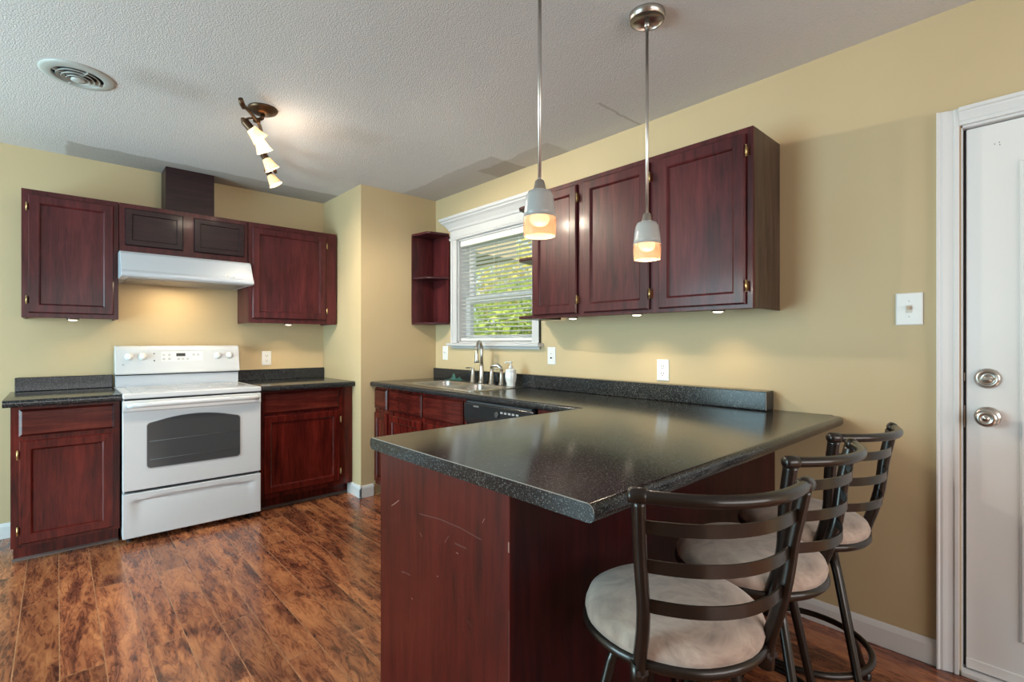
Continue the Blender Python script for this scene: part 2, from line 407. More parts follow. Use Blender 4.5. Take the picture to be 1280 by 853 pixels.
sash('lower_sash', xg, WZ0+.012, 1.58); sash('upper_sash', xg+.035, 1.535, WZ1-.012)
# blinds
bl = thing('window_blind', (XE+.035, 2.87, WZ0), 'white horizontal slatted blind hanging inside the window over the sink', 'blind')
mb = MB().box(XE+.008, XE+.060, WY0+.018, WY1-.018, WZ1-.060, WZ1-.013); mb.build('head_rail', blind_m, bl, bevel=.004)
ns = 23; ztop, zbot = WZ1-.085, WZ0+.060
for i in range(ns):
    z = zbot+(ztop-zbot)*i/(ns-1); tilt = .0028
    pts = []
    for k in range(7):
        u = k/6-.5; pts.append((XE+.034+u*.040, z+tilt*(-2*u)+.0018*(1-4*u*u)))
    mb = MB(); bm = mb.bm
    th = .0022
    poly = pts+[(p[0], p[1]-th) for p in reversed(pts)]
    mb.prism(poly, 'y', WY0+.022, WY1-.022)
    mb.build('slat', blind_m, bl)
MB().box(XE+.012, XE+.056, WY0+.020, WY1-.020, WZ0+.016, WZ0+.040).build('bottom_rail', blind_m, bl, bevel=.004)
for yy in (2.60, 2.87, 3.17):
    MB().tube([(XE+.012, yy, WZ0+.03), (XE+.012, yy, WZ1-.06)], .0012, 5).tube([(XE+.056, yy, WZ0+.03), (XE+.056, yy, WZ1-.06)], .0012, 5).build('ladder_cord', blind_m, bl)

# ------------------------------------------------------------ door (east)
dr = bpy.data.objects.new('door_1', None); C.objects.link(dr); dr.location = (XE, -.23, 0); struct(dr)
xd = XE+.022
mb = MB()
mb.box(xd, xd+.044, DY0+.02, DY1-.012, .022, DZ1-.012)
o = mb.build('door_slab', door_w, dr, bevel=.002)
# raised moulding of the four long panels
def mould(y0, y1, z0, z1):
    mb = MB()
    mb.rings(FX(xd), [(y0, y1, z0, z1, -.001), (y0, y1, z0, z1, .004), (y0+.006, y1-.006, z0+.006, z1-.006, .009), (y0+.018, y1-.018, z0+.018, z1-.018, .009), (y0+.026, y1-.026, z0+.026, z1-.026, .002), (y0+.032, y1-.032, z0+.032, z1-.032, .002), (y0+.055, y1-.055, z0+.055, z1-.055, .007)])
    mb.build('door_panel', door_w, dr)
mould(-.20, .082, .175, 1.84); mould(-.56, -.28, .175, 1.84)
mb = MB().box(xd-.006, xd, DY0+.02, DY1-.012, .025, .062); mb.build('door_sweep', white_pl, dr, bevel=.003)
# peep marks
for (dy, dz) in ((0, 0), (-.012, .003), (-.013, -.006)): MB().lathe([(.0016, 0), (.0016, .0008)], (xd-.0008, .145+dy, 1.915+dz), (1, 0, 0), 8).build('screw_hole', black_dk, dr)
def casing_profile(y0, sgn): return None
mb = MB()
def cas_v(y_in, y_out):
    s_ = 1 if y_out > y_in else -1
    a = [(XE, y_in), (XE-.012, y_in), (XE-.014, y_in+s_*.012), (XE-.010, y_in+s_*.016), (XE-.014, y_in+s_*.030), (XE-.020, y_in+s_*.044), (XE-.020, y_in+s_*.052), (XE-.026, y_in+s_*.056), (XE-.026, y_out), (XE, y_out)]
    mb.prism(a, 'z', 0, DZ1+.062)
cas_v(DY1+.004, DY1+.066); cas_v(DY0-.004, DY0-.066)
a = [(XE, DZ1), (XE-.012, DZ1), (XE-.014, DZ1+.012), (XE-.010, DZ1+.016), (XE-.014, DZ1+.026), (XE-.020, DZ1+.040), (XE-.020, DZ1+.046), (XE-.026, DZ1+.050), (XE-.026, DZ1+.062), (XE, DZ1+.062)]
mb.prism(a, 'y', DY0-.004, DY1+.004)
mb.build('door_casing', trim_w, dr, bevel=.001)
mb = MB(); mb.box(XE, XE+.15, DY1-.004, DY1, 0, DZ1); mb.box(XE, XE+.15, DY0, DY0+.018, 0, DZ1); mb.box(XE, XE+.15, DY0, DY1, DZ1-.008, DZ1); mb.box(XE+.067, XE+.08, DY1-.018, DY1, 0, DZ1)
mb.build('door_jamb', trim_w, dr)
MB().box(XE-.012, XE+.15, DY0, DY1, 0, .018).build('threshold', trim_w, dr, bevel=.004)
MB().box(xd+.001, xd+.02, DY1-.0118, DY1-.0042, .03, DZ1-.013).build('gap_shade_strip', black_dk, dr)  # black strip painting the shade in the gap between slab and jamb
yk = .163
kb = MB().lathe([(.036, 0), (.036, .004), (.032, .008), (.016, .010), (.0145, .03), (.022, .037), (.029, .045), (.031, .056), (.027, .066), (.016, .070), (.014, .067), (.008, .067), (.007, .071), (.0, .071)], (xd, yk, .945), (-1, 0, 0), 28).build('door_knob', nickel, dr)
MB().lathe([(.036, 0), (.036, .006), (.030, .012), (.024, .014), (.022, .010), (.012, .010), (.010, .017), (.0, .018)], (xd, yk, 1.082), (-1, 0, 0), 28).box(xd-.026, xd-.012, yk-.014, yk+.014, 1.078, 1.086).build('deadbolt', nickel, dr)
MB().box(xd-.001, xd+.02, DY1-.009, DY1-.006, .90, .98).box(xd-.001, xd+.02, DY1-.009, DY1-.006, 1.07, 1.10).build('latch_plate', nickel, dr)

# ------------------------------------------------------------ cabinet parts
def door_levels(u0, u1, z0, z1, fw=.052):
    return [(u0, u1, z0, z1, .001), (u0, u1, z0, z1, .012), (u0+.006, u1-.006, z0+.006, z1-.006, .019), (u0+fw-.006, u1-fw+.006, z0+fw-.006, z1-fw+.006, .019),
            (u0+fw, u1-fw, z0+fw, z1-fw, .015), (u0+fw+.004, u1-fw-.004, z0+fw+.004, z1-fw-.004, .0075)]
def slab_levels(u0, u1, z0, z1): return [(u0, u1, z0, z1, .001), (u0, u1, z0, z1, .009), (u0+.004, u1-.004, z0+.004, z1-.004, .012), (u0+.012, u1-.012, z0+.012, z1-.012, .019)]
def raised_levels(u0, u1, z0, z1, fw=.040): return [(u0, u1, z0, z1, .001), (u0, u1, z0, z1, .012), (u0+.005, u1-.005, z0+.005, z1-.005, .019), (u0+fw-.004, u1-fw+.004, z0+fw-.004, z1-fw+.004, .019), (u0+fw, u1-fw, z0+fw, z1-fw, .012)]
def hinge(fn_axis, plane, u, z, parent, side):
    mb = MB()
    if fn_axis == 'y':
        mb.box(u-.004, u+.004, plane-.018, plane-.001, z-.019, z+.019); mb.lathe([(.0040, -.021), (.0040, .021)], (u, plane-.019, z), (0, 0, 1), 10)
        mb.lathe([(.002, -.025), (.0035, -.021)], (u, plane-.019, z), (0, 0, 1), 8); mb.lathe([(.0035, .021), (.002, .025)], (u, plane-.019, z), (0, 0, 1), 8)
    else:
        mb.box(plane-.018, plane-.001, u-.004, u+.004, z-.019, z+.019); mb.lathe([(.0040, -.021), (.0040, .021)], (plane-.019, u, z), (0, 0, 1), 10)
        mb.lathe([(.002, -.025), (.0035, -.021)], (plane-.019, u, z), (0, 0, 1), 8); mb.lathe([(.0035, .021), (.002, .025)], (plane-.019, u, z), (0, 0, 1), 8)
    mb.build('hinge', brass, parent)
def cdoor(parent, ax, plane, u0, u1, z0, z1, m, hside=None, kind='door', hz=.075, fw=.052):
    fn = FY(plane) if ax == 'y' else FX(plane)
    lv = {'door': door_levels(u0, u1, z0, z1, fw), 'drawer': slab_levels(u0, u1, z0, z1), 'raised': raised_levels(u0, u1, z0, z1)}[kind]
    d = MB().rings(fn, lv).build('drawer_front' if kind == 'drawer' else 'door', m, parent)
    if hside is not None:
        u = (u0-.006) if hside < 0 else (u1+.006)
        for z in (z0+hz, z1-hz): hinge(ax, plane, u, z, d, hside)
    return d

# stove-wall uppers
UY, UZ0, UZ1 = 4.072, 1.358, 2.1135
YB = YS-.003
def upper(name, x0, x1, z0, label):
    t = thing(name, ((x0+x1)/2, YB, z0), label, 'cabinet')
    mb = MB(); mb.box(x0+.015, x1-.015, UY+.0205, YB-.001, z0+.012, UZ1-.0005)      # carcass with recessed bottom
    mb.box(x0, x1, UY, UY+.02, z0, UZ1); mb.box(x0, x0+.015, UY+.02, YB, z0, UZ1); mb.box(x1-.015, x1, UY+.02, YB, z0, UZ1)
    mb.build('body', cherry, t, bevel=.0015); return t
t = upper('wall_cabinet', -.154, .292, UZ0, 'dark cherry wall cabinet left of the white range hood')
cdoor(t, 'y', UY, -.126, .268, 1.385, 2.082, cherry, -1)
t = upper('wall_cabinet', .295, 1.052, 1.792, 'short two-door cherry wall cabinet directly above the range hood')
cdoor(t, 'y', UY, .325, .643, 1.842, 2.082, espresso, None, 'raised'); cdoor(t, 'y', UY, .707, 1.026, 1.842, 2.080, espresso, None, 'raised')
t = upper('wall_cabinet', 1.055, 1.727, UZ0, 'dark cherry wall cabinet right of the range hood, near the alcove corner')
cdoor(t, 'y', UY, 1.080, 1.637, 1.392, 2.078, cherry, 1)
tag(box(.558, .855, 4.183, YB, UZ1+.001, H-.002).build('duct_cover', espresso, bevel=.002), 'dark wooden box covering the hood duct between cabinet top and ceiling', 'duct cover')

# range hood
t = thing('range_hood', (.67, YB, 1.62), 'white range hood under the short cabinet above the stove', 'range hood')
pr = [(YB, 1.790), (3.985, 1.790), (3.965, 1.787), (3.945, 1.772), (3.885, 1.665), (3.868, 1.648), (3.865, 1.632), (3.872, 1.622), (3.90, 1.62), (YB, 1.62)]
MB().prism(pr, 'x', .290, 1.040).build('canopy', hood_w, t, bevel=.003)
MB().box(.33, 1.0, 3.93, 4.30, 1.616, 1.6195).build('underside', mat('hood_filter', (.25, .25, .26), .4, metal=.6), t)
for x in (.868, .912): MB().lathe([(.011, 0), (.011, .007), (.008, .010), (.0, .010)], (x, 3.888, 1.665), (0, -.87, .48), 14).build('knob', white_pl, t)

# base cabinets (stove wall)
BY = 3.79; CT = .902
def base_y(name, x0, x1, label, toeL=0):
    t = thing(name, ((x0+x1)/2, YB, 0), label, 'cabinet')
    mb = MB(); mb.box(x0, x1, BY, YB, .095, CT-.040); mb.box(x0+.006, x1, BY+.09, YB, 0, .095)
    mb.build('body', cherry_low, t, bevel=.0015)
    MB().prism([(BY+.09, 0), (BY+.078, 0), (BY+.080, .006), (BY+.09, .014)], 'x', x0+.002, x1).build('shoe_moulding', grout, t)
    return t
t = base_y('base_cabinet', -.185, .278, 'cherry base cabinet with one drawer and door, left of the stove')
cdoor(t, 'y', BY, -.152, .252, .700, .846, cherry_low_h, None, 'drawer'); cdoor(t, 'y', BY, -.152, .248, .115, .676, cherry_low, -1)
t = base_y('base_cabinet', 1.052, 1.738, 'cherry base cabinet with one drawer and door, right of the stove')
cdoor(t, 'y', BY, 1.078, 1.624, .700, .850, cherry_low_h, None, 'drawer'); cdoor(t, 'y', BY, 1.078, 1.632, .130, .684, cherry_low, 1)

def edge_bevel(bm, cond, off=.014, seg=4):
    es = [e for e in bm.edges if cond(e)]
    bmesh.ops.bevel(bm, geom=es, offset=off, segments=seg, affect='EDGES', profile=.5)
def slab_y(x0, x1, yf, name, label, parent_loc):
    t = thing(name, parent_loc, label, 'countertop')
    mb = MB().box(x0, x1, yf, YB, CT-.039, CT)
    edge_bevel(mb.bm, lambda e: all(abs(v.co.y-yf) < 1e-5 for v in e.verts) and abs(e.verts[0].co.x-e.verts[1].co.x) > .1)
    mb.build('worktop', counter, t, smooth=True)
    mb = MB().box(x0+(.02 if x0 < 0 else 0), x1, YB-.026, YB, CT+.0005, .990)
    mb.build('backsplash', counter, t, bevel=.004, seg=3)
    return t
slab_y(-.213, .281, 3.728, 'countertop', 'black speckled laminate countertop with backsplash left of the stove', (0, YB, CT-.039))
slab_y(1.050, XC-.003, 3.735, 'countertop', 'black speckled laminate countertop with backsplash between the stove and alcove', (1.4, YB, CT-.039))

# ------------------------------------------------------------ stove
t = thing('stove', (.665, 4.0, 0), 'white freestanding electric stove with black oven window', 'stove')
sx0, sx1 = .288, 1.042
MB().box(sx0+.002, sx1-.002, 3.765, 4.34, .03, .872).build('body', white_en, t, bevel=.003)
for x in (sx0+.04, sx1-.04):
    for y in (3.81, 4.28): MB().lathe([(.018, 0), (.018, .006), (.010, .008), (.010, .032)], (x, y, 0), (0, 0, 1), 12).build('levelling_foot', black_pl, t)
MB().box(sx0+.01, sx1-.01, 3.752, 3.766, .308, .868).build('gap', black_dk, t)
# drawer: slab with scooped top pull
u0, u1, z0, z1 = sx0-.003, sx1+.0, .040, .306
mb = MB(); nxg, nzg = 48, 26
def dep(u, v):      # u,v in 0..1 across the drawer front; >0 pushes in
    e = min(1, max(0, min(u, 1-u)-.045)/.06); e = e*e*(3-2*e)
    top = 1-(.13+.05*(2*u-1)**2)
    d_ = 0
    if v < top: d_ = .0135*math.exp(-(top-v)/.22)*min(1, (top-v)/.035)
    return d_*e
gv = [(u0+(u1-u0)*i/nxg, 3.716+dep(i/nxg, j/nzg), z0+(z1-z0)*j/nzg) for i in range(nxg+1) for j in range(nzg+1)]
nb = len(gv); W_ = nzg+1
ring_ = [i*W_ for i in range(nxg+1)]+[nxg*W_+j for j in range(1, W_)]+[i*W_+nzg for i in range(nxg-1, -1, -1)]+[j for j in range(nzg-1, 0, -1)]
gv += [(gv[k][0], 3.766, gv[k][2]) for k in ring_]
fs_ = [(i*W_+j, (i+1)*W_+j, (i+1)*W_+j+1, i*W_+j+1) for i in range(nxg) for j in range(nzg)]
nr = len(ring_); fs_ += [(ring_[k], ring_[(k+1) % nr], nb+(k+1) % nr, nb+k) for k in range(nr)]+[tuple(range(nb, nb+nr))]
mb.faces_from(gv, fs_); mb.build('storage_drawer', white_en, t, bevel=.004, seg=3, smooth=True, angle=60)
# oven door with arched window: grid-built slab, window inset as its own part
z0, z1 = .322, .862
mb = MB()
mb.box(u0, u1, 3.716, 3.752, z0, z1)
od = mb.build('oven_door', white_en, t, bevel=.005, seg=3)
MB().prism([(3.7165, .862), (3.712, .858), (3.711, .800), (3.7165, .792)], 'x', u0+.001, u1-.001).build('door_trim', white_en, od)
wx0, wx1, wz0, wz1, wz2 = .403, .911, .447, .722, .757
pts = []
def arc(cx_, cz_, r_, a0, a1, n=6): return [(cx_+r_*math.cos(R(a0+(a1-a0)*i/n)), cz_+r_*math.sin(R(a0+(a1-a0)*i/n))) for i in range(n+1)]
rc = .022
pts += arc(wx0+rc, wz0+rc, rc, 180, 270) + arc(wx1-rc, wz0+rc, rc, 270, 360) + arc(wx1-rc, wz1-rc, rc, 0, 70)
xm = (wx0+wx1)/2
for i in range(1, 12):
    u = 1-i/6; pts.append((xm+u*(wx1-wx0)/2*.93, wz1-.003+(wz2-wz1+.003)*(1-u*u)))
pts += arc(wx0+rc, wz1-rc, rc, 110, 180)
mb = MB()
out = [(xm+(p[0]-xm)*1.014, .6+(p[1]-.6)*1.022) for p in pts]
n = len(pts)
vo_ = [(p[0], 3.7160, p[1]) for p in out]; vi = [(p[0], 3.7145, p[1]) for p in pts]
mb.prism(pts, 'y', 3.7135, 3.7162); og = mb.build('oven_window', oven_glass, od)
mb = MB(); mb.faces_from([(p[0], 3.7130, p[1]) for p in out]+[(p[0], 3.7130, p[1]) for p in pts]+[(p[0], 3.7161, p[1]) for p in out], [(i, (i+1) % n, n+(i+1) % n, n+i) for i in range(n)]+[(i, (i+1) % n, 2*n+(i+1) % n, 2*n+i) for i in range(n)])
mb.build('window_rim', mat('rim_grey', (.30, .31, .33), .35), od)
mb = MB()
for z in (.500, .612): mb.tube([(wx0+.012, 3.7128, z-.004), (wx1-.012, 3.7128, z+.004)], .0011, 6)
mb.build('oven_rack', mat('rack_grey', (.14, .14, .145), .3), od)
hp = [(sx0+.022, 3.716, .832), (sx0+.026, 3.690, .834), (sx0+.045, 3.678, .836)]+[(sx0+.045+(sx1-sx0-.09)*i/10, 3.678-.006*math.sin(PI*i/10), .836+.002*math.sin(PI*i/10)) for i in range(1, 11)]+[(sx1-.026, 3.690, .834), (sx1-.022, 3.716, .832)]
MB().tube(hp, .0155, 14, flat=(1, .8)).build('oven_handle', white_en, od)
# cooktop
mb = MB().box(sx0-.003, sx1+.002, 3.708, 4.335, .872, .905); mb.build('cooktop', white_en, t, bevel=.008, seg=3)
MB().box(sx0+.045, sx1-.04, 3.752, 4.27, .9052, .9085).build('cooktop_glass', cook_glass, t, bevel=.001)
for (x, y, r_) in ((.48, 3.90, .10), (.85, 3.90, .085), (.48, 4.13, .075), (.85, 4.13, .10)):
    MB().tube([(x+r_*math.cos(a*PI/18), y+r_*math.sin(a*PI/18), .9088) for a in range(36)], .0012, 5, closed=True).build('burner_ring', grey_mark, t)
mb = MB().box(.965, 1.00, 3.80, 3.815, .9086, .9100); mb.build('vent_mark', grey_mark, t)
# backguard
MB().box(sx0+.004, sx1-.004, 4.285, 4.345, .905, .985).build('backguard_lower', mat('enamel_cool', (.50, .54, .60), .3), t, bevel=.002)
MB().box(sx0+.004, sx1-.004, 4.275, 4.345, .983, .990).build('backguard_gap', black_dk, t)
bgp = [(4.345, .990), (4.262, .990), (4.256, 1.000), (4.262, 1.03), (4.283, 1.160), (4.292, 1.180), (4.310, 1.187), (4.345, 1.187)]
mb = MB().prism(bgp, 'x', sx0-.001, sx1+.001)
bgo = mb.build('backguard', white_en, t, bevel=.006, seg=3)
slope = Vector((0, -.130, .021)).normalized()      # outward normal of the tilted panel
def on_panel(x, z): return Vector((x, 4.262+(z-1.03)*.021/.130, z))
for x in (.363, .438, .895, .974):
    p = on_panel(x, 1.112)
    kn = MB().lathe([(.026, -.001), (.026, .003), (.022, .008), (.018, .022), (.016, .026), (.0, .027)], p, slope, 24)
    up_ = Vector((0, .16, .987)).normalized(); q = p+slope*.027
    kn.faces_from([q+Vector((sx_*.005, 0, 0))+up_*sz*.018+slope*dd for dd in (-.003, .006) for sx_, sz in ((-1, -1), (1, -1), (1, 1), (-1, 1))], [(0, 1, 2, 3), (4, 5, 6, 7), (0, 1, 5, 4), (1, 2, 6, 5), (2, 3, 7, 6), (3, 0, 4, 7)])
    kn.build('burner_knob', white_pl, bgo)
    m2 = MB()
    for a in (0,):
        c_ = p+(Vector((math.sin(R(a)), 0, 0))+up_*math.cos(R(a)))*.031; m2.lathe([(.0015, 0), (.0015, .0006)], c_, slope, 6)
    m2.build('dial_mark', grey_mark, bgo)
def plate(x0, x1, z0, z1, m, name, d=.0008):
    mb = MB(); n_ = slope
    a = [on_panel(x0, z0), on_panel(x1, z0), on_panel(x1, z1), on_panel(x0, z1)]
    mb.faces_from([q-n_*.001 for q in a]+[q+n_*d for q in a], [(0, 1, 2, 3), (4, 5, 6, 7), (0, 1, 5, 4), (1, 2, 6, 5), (2, 3, 7, 6), (3, 0, 4, 7)])
    return mb.build(name, m, bgo)
plate(.545, .800, 1.075, 1.148, mat('panel_print', (.70, .71, .72), .3), 'control_panel', .0004)
plate(.545, .800, 1.147, 1.1485, grey_mark, 'panel_line', .0007)
plate(.634, .690, 1.110, 1.132, lcd, 'clock_display', .0012)
plate(.500, .507, 1.127, 1.134, black_pl, 'indicator', .0012); plate(.500, .507, 1.078, 1.085, black_pl, 'indicator', .0012)
for (x, z) in ((.560, 1.121), (.593, 1.121), (.560, 1.092), (.593, 1.092), (.648, 1.090), (.675, 1.090), (.704, 1.091), (.742, 1.121), (.770, 1.121)):
    mb = MB().lathe([(.0085, -.0005), (.0085, .0012), (.006, .0018)], on_panel(x, z), slope, 14); mb.build('push_button', mat('button_grey', (.50, .51, .53), .4) if 'button_grey' not in bpy.data.materials else bpy.data.materials['button_grey'], bgo)
mb = MB().lathe([(.0065, -.0005), (.0065, .0009)], on_panel(.331, 1.058), slope, 16); mb.build('maker_badge', grey_mark, bgo)
mb = MB(); c_ = on_panel(.331, 1.058)+slope*.0012
for kx in (-1, 1): mb.tube([c_+Vector((kx*.002+.0018*math.cos(a), 0, .0026*math.sin(a))) for a in [R(60*i) for i in range(6)]], .0004, 4, closed=True)
mb.build('badge_monogram', white_pl, bgo)

# ------------------------------------------------------------ sink-run base cabinets (face -X)
FXF = 1.862
def base_x(y0, y1, label, name='base_cabinet'):
    t = thing(name, (2.15, (y0+y1)/2, 0), label, 'cabinet')
    mb = MB(); mb.box(FXF+.0205, XE-.003, y0+.001, y1-.001, .096, CT-.16); mb.box(FXF, FXF+.02, y0, y1, .095, CT-.040); mb.box(FXF+.075, XE-.003, y0, y1, 0, .095)
    mb.build('body', cherry_low, t, bevel=.0015); return t
t = base_x(3.412, YC-.003, 'narrow cherry base cabinet against the alcove wall, left of the sink cabinet')
cdoor(t, 'x', FXF, 3.432, 3.625, .690, .846, cherry_low_h, None, 'drawer'); cdoor(t, 'x', FXF, 3.432, 3.625, .120, .662, cherry_low, None, fw=.045)
t = base_x(2.447, 3.409, 'cherry sink base cabinet with two false drawer fronts below the faucet')
cdoor(t, 'x', FXF, 2.945, 3.392, .690, .846, cherry_low_h, None, 'drawer'); cdoor(t, 'x', FXF, 2.475, 2.920, .690, .846, cherry_low_h, None, 'drawer')
cdoor(t, 'x', FXF, 2.945, 3.392, .120, .662, cherry_low, None); cdoor(t, 'x', FXF, 2.475, 2.920, .120, .662, cherry_low, None)
t = base_x(1.515, 1.832, 'cherry corner base cabinet between the dishwasher and peninsula')
# dishwasher
t = thing('dishwasher', (2.1, 2.14, 0), 'black built-in dishwasher under the counter right of the sink', 'dishwasher')
MB().box(1.872, 2.40, 1.837, 2.442, .10, .735).box(1.93, 2.38, 1.85, 2.43, 0, .10).build('tub', black_dk, t)
MB().box(1.846, 1.872, 1.840, 2.438, .105, .715).build('door', black_pl, t, bevel=.004)
MB().prism([(1.872, .857), (1.852, .857), (1.836, .842), (1.834, .760), (1.843, .722), (1.872, .722)], 'y', 1.840, 2.438).build('control_panel', black_pl, t, bevel=.003)
MB().prism([(1.853, .857), (1.846, .857), (1.838, .848), (1.842, .846)], 'y', 1.86, 2.42).build('top_trim', mat('smoke_trim', (.10, .10, .105), .25), t)
MB().box(1.8325, 1.8345, 2.295, 2.345, .826, .834).build('maker_badge', satin, t)
for i in range(5): MB().box(1.8325, 1.8345, 2.08-i*.032, 2.10-i*.032, .810, .820).build('push_button', mat('dw_button_grey', (.35, .35, .36), .4) if i == 0 else bpy.data.materials['dw_button_grey'], t)
MB().lathe([(.017, 0), (.017, .006), (.012, .008)], (1.8345, 2.13, .800), (-1, 0, 0), 18).build('dial', mat('dial_dark', (.05, .05, .05), .3), t)

# peninsula base
PX0, PY0, PY1 = .786, .868, 1.497
t = thing('peninsula_cabinet', (1.6, 1.18, 0), 'dark cherry peninsula base with scratched end panel below the breakfast counter', 'cabinet')
MB().box(PX0+.004, XE-.003, PY0+.006, PY1, 0, CT-.040).build('body', cherry_low, t, bevel=.0015)
ep = MB().box(PX0, PX0+.004, PY0+.0, PY1+.002, .0, CT-.040).build('end_panel', pen_wood, t)
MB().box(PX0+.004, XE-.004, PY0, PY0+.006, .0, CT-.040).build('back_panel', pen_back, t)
# scratches: thin pale marks with their own shape
scr = mat('scratch_pale', (.32, .17, .13), .7); scr2 = mat('scratch_faint', (.12, .028, .020), .7)
def scratch(pts_, w_, m, name='scratch'):
    w_ *= .5
    # pts_ (y,z) on the end panel
    mb = MB(); mb.ribbon([(PX0-.0002, y, z) for y, z in pts_], (0, .3, 1), w_, .0004); return mb.build(name, m, ep)
import math as _m
def ep_pt(px, py):      # pixel measured on the flat panel -> (y, z) on its plane
    f_, ya_ = 621.47, R(42.465)
    F_ = (math.sin(ya_), math.cos(ya_)); R_ = (math.cos(ya_), -math.sin(ya_)); k_ = (px-640)/f_
    dx, dy = F_[0]+k_*R_[0], F_[1]+k_*R_[1]; tt = PX0/dx
    return (dy*tt, 1.212+tt*(427.9-py)/f_)
K = .3667
def zp(x, y): return ep_pt(440+x*K, 540+y*K)
for a, m, w_ in ((((135, 252), (150, 242), (160, 234)), scr, .004), (((232, 345), (238, 358)), scr, .004), (((316, 378), (330, 355)), scr2, .005),
                 (((445, 310), (452, 296)), scr, .003), (((230, 280), (300, 298), (370, 328), (440, 368)), scr2, .005), (((395, 645), (402, 655), (410, 668)), scr2, .003),
                 (((365, 570), (368, 578)), scr2, .003), (((203, 567), (207, 572)), scr, .004), (((170, 478), (185, 482), (198, 490)), scr2, .006), (((350, 380), (390, 398)), scr2, .006), (((355, 412), (362, 416)), scr, .003), (((290, 492), (294, 495)), scr, .003)):
    scratch([zp(*q) for q in a], w_, m)
rim = MB().ribbon([(PX0-.0003, PY0+.0012, .15), (PX0-.0003, PY0+.0012, .58)], (0, 1, 0), .0022, .0004).build('worn_edge', scr2, ep)
MB().ribbon([(PX0-.0004, PY0+.002, .715), (PX0-.0004, PY0+.002, .74)], (0, 1, 0), .004, .0004).build('worn_edge', scr, ep)

# ------------------------------------------------------------ L-shaped countertop with sink opening
t = thing('countertop', (1.7, 1.1, CT-.039), 'large black speckled laminate peninsula countertop running on past the sink', 'countertop')
KX0, KY0, KY1, KXI = .755, .592, 1.512, 1.824
SX0, SX1, SY0, SY1 = 1.925, 2.375, 2.475, 3.265
bm = bmesh.new()
rn = .03
outer = [(KX0, KY0), (KX0, KY1), (KXI, KY1), (KXI-.008, YC-.003), (XE-.003, YC-.003), (XE-.003, KY0+rn)]+[(XE-.003-rn+rn*math.cos(R(a)), KY0+rn-rn*math.sin(R(a))) for a in (22, 45, 67, 90)]
hole = [(SX0, SY0), (SX1, SY0), (SX1, SY1), (SX0, SY1)]
def loop(pts_): 
    vs = [bm.verts.new((x, y, CT-.039)) for x, y in pts_]; return [bm.edges.new((vs[i], vs[(i+1) % len(vs)])) for i in range(len(vs))]
eds = loop(outer)+loop(hole)
bmesh.ops.triangle_fill(bm, use_beauty=True, use_dissolve=False, edges=eds)
bmesh.ops.dissolve_limit(bm, angle_limit=.01, verts=bm.verts, edges=bm.edges)
rg = bmesh.ops.extrude_face_region(bm, geom=list(bm.faces))
for v in [g for g in rg['geom'] if isinstance(g, bmesh.types.BMVert)]: v.co.z = CT
bmesh.ops.recalc_face_normals(bm, faces=bm.faces)
def isfront(e):
    a, b = e.verts[0].co, e.verts[1].co
    if abs(a.z-b.z) > .001: return False
    on = lambda p, q: abs(p-q) < .0101
    if (on(a.y, KY0) and on(b.y, KY0)): return True
    if a.y > KY0-.001 and b.y > KY0-.001 and a.y < KY0+rn+.001 and b.y < KY0+rn+.001 and a.x > 2.38 and b.x > 2.38: return True
    if abs(a.y-KY1) < .001 and abs(b.y-KY1) < .001: return True
    if on(a.x, KXI-.004) and on(b.x, KXI-.004) and abs(a.y-b.y) > .5: return True
    return False
edge_bevel(bm, isfront, .0165, 5)
for f_ in bm.faces:
    f_.smooth = False
mb = MB(); mb.bm.free(); mb.bm = bm
wt = mb.build('worktop', counter, t, smooth=True)
MB().ribbon([(KX0-.0006, KY0+.017, CT-.0008), (KX0-.0006, KY1-.015, CT-.0008)], (0, 0, 1), .0018, .0012).build('edge_seam', edge_line, t)
MB().tube([(KX0-.0004, KY0+.0175-.0165*math.sin(R(a)), CT-.0175+.0165*math.cos(R(a))) for a in range(0, 91, 15)], .0008, 5).build('edge_seam', edge_line, t)
# backsplash: front face drifts away from the wall towards its near end
mb = MB().prism([(2.405, YC-.004), (2.340, .873), (XE-.003, .873), (XE-.003, YC-.004)], 'z', CT+.0005, .990); bs = mb.build('backsplash', counter, t, bevel=.004, seg=3)
MB().box(2.3385, 2.3405, .8722, .8742, CT+.004, .986).build('edge_seam', edge_line, bs)

# sink: double bowl
t = thing('kitchen_sink', (2.15, 2.87, CT), 'stainless double-bowl sink set into the counter below the window', 'sink')
mb = MB(); ym = (SY0+SY1)/2
def rim_rect(x0, x1, y0, y1, r_, n=5):
    o = []
    for cx_, cy_, a0 in ((x1-r_, y1-r_, 0), (x0+r_, y1-r_, 90), (x0+r_, y0+r_, 180), (x1-r_, y0+r_, 270)):
        for i in range(n+1): a = R(a0+90*i/n); o.append((cx_+r_*math.cos(a), cy_+r_*math.sin(a)))
    return o
def bridge(m_, loops):
    vs = [[m_.bm.verts.new(p) for p in lp] for lp in loops]; n_ = len(vs[0])
    for A, B in zip(vs, vs[1:]):
        for k in range(n_): f_ = m_.bm.faces.new((A[k], A[(k+1) % n_], B[(k+1) % n_], B[k])); f_.smooth = True
    return vs
rim_m = MB()
z = CT+.001
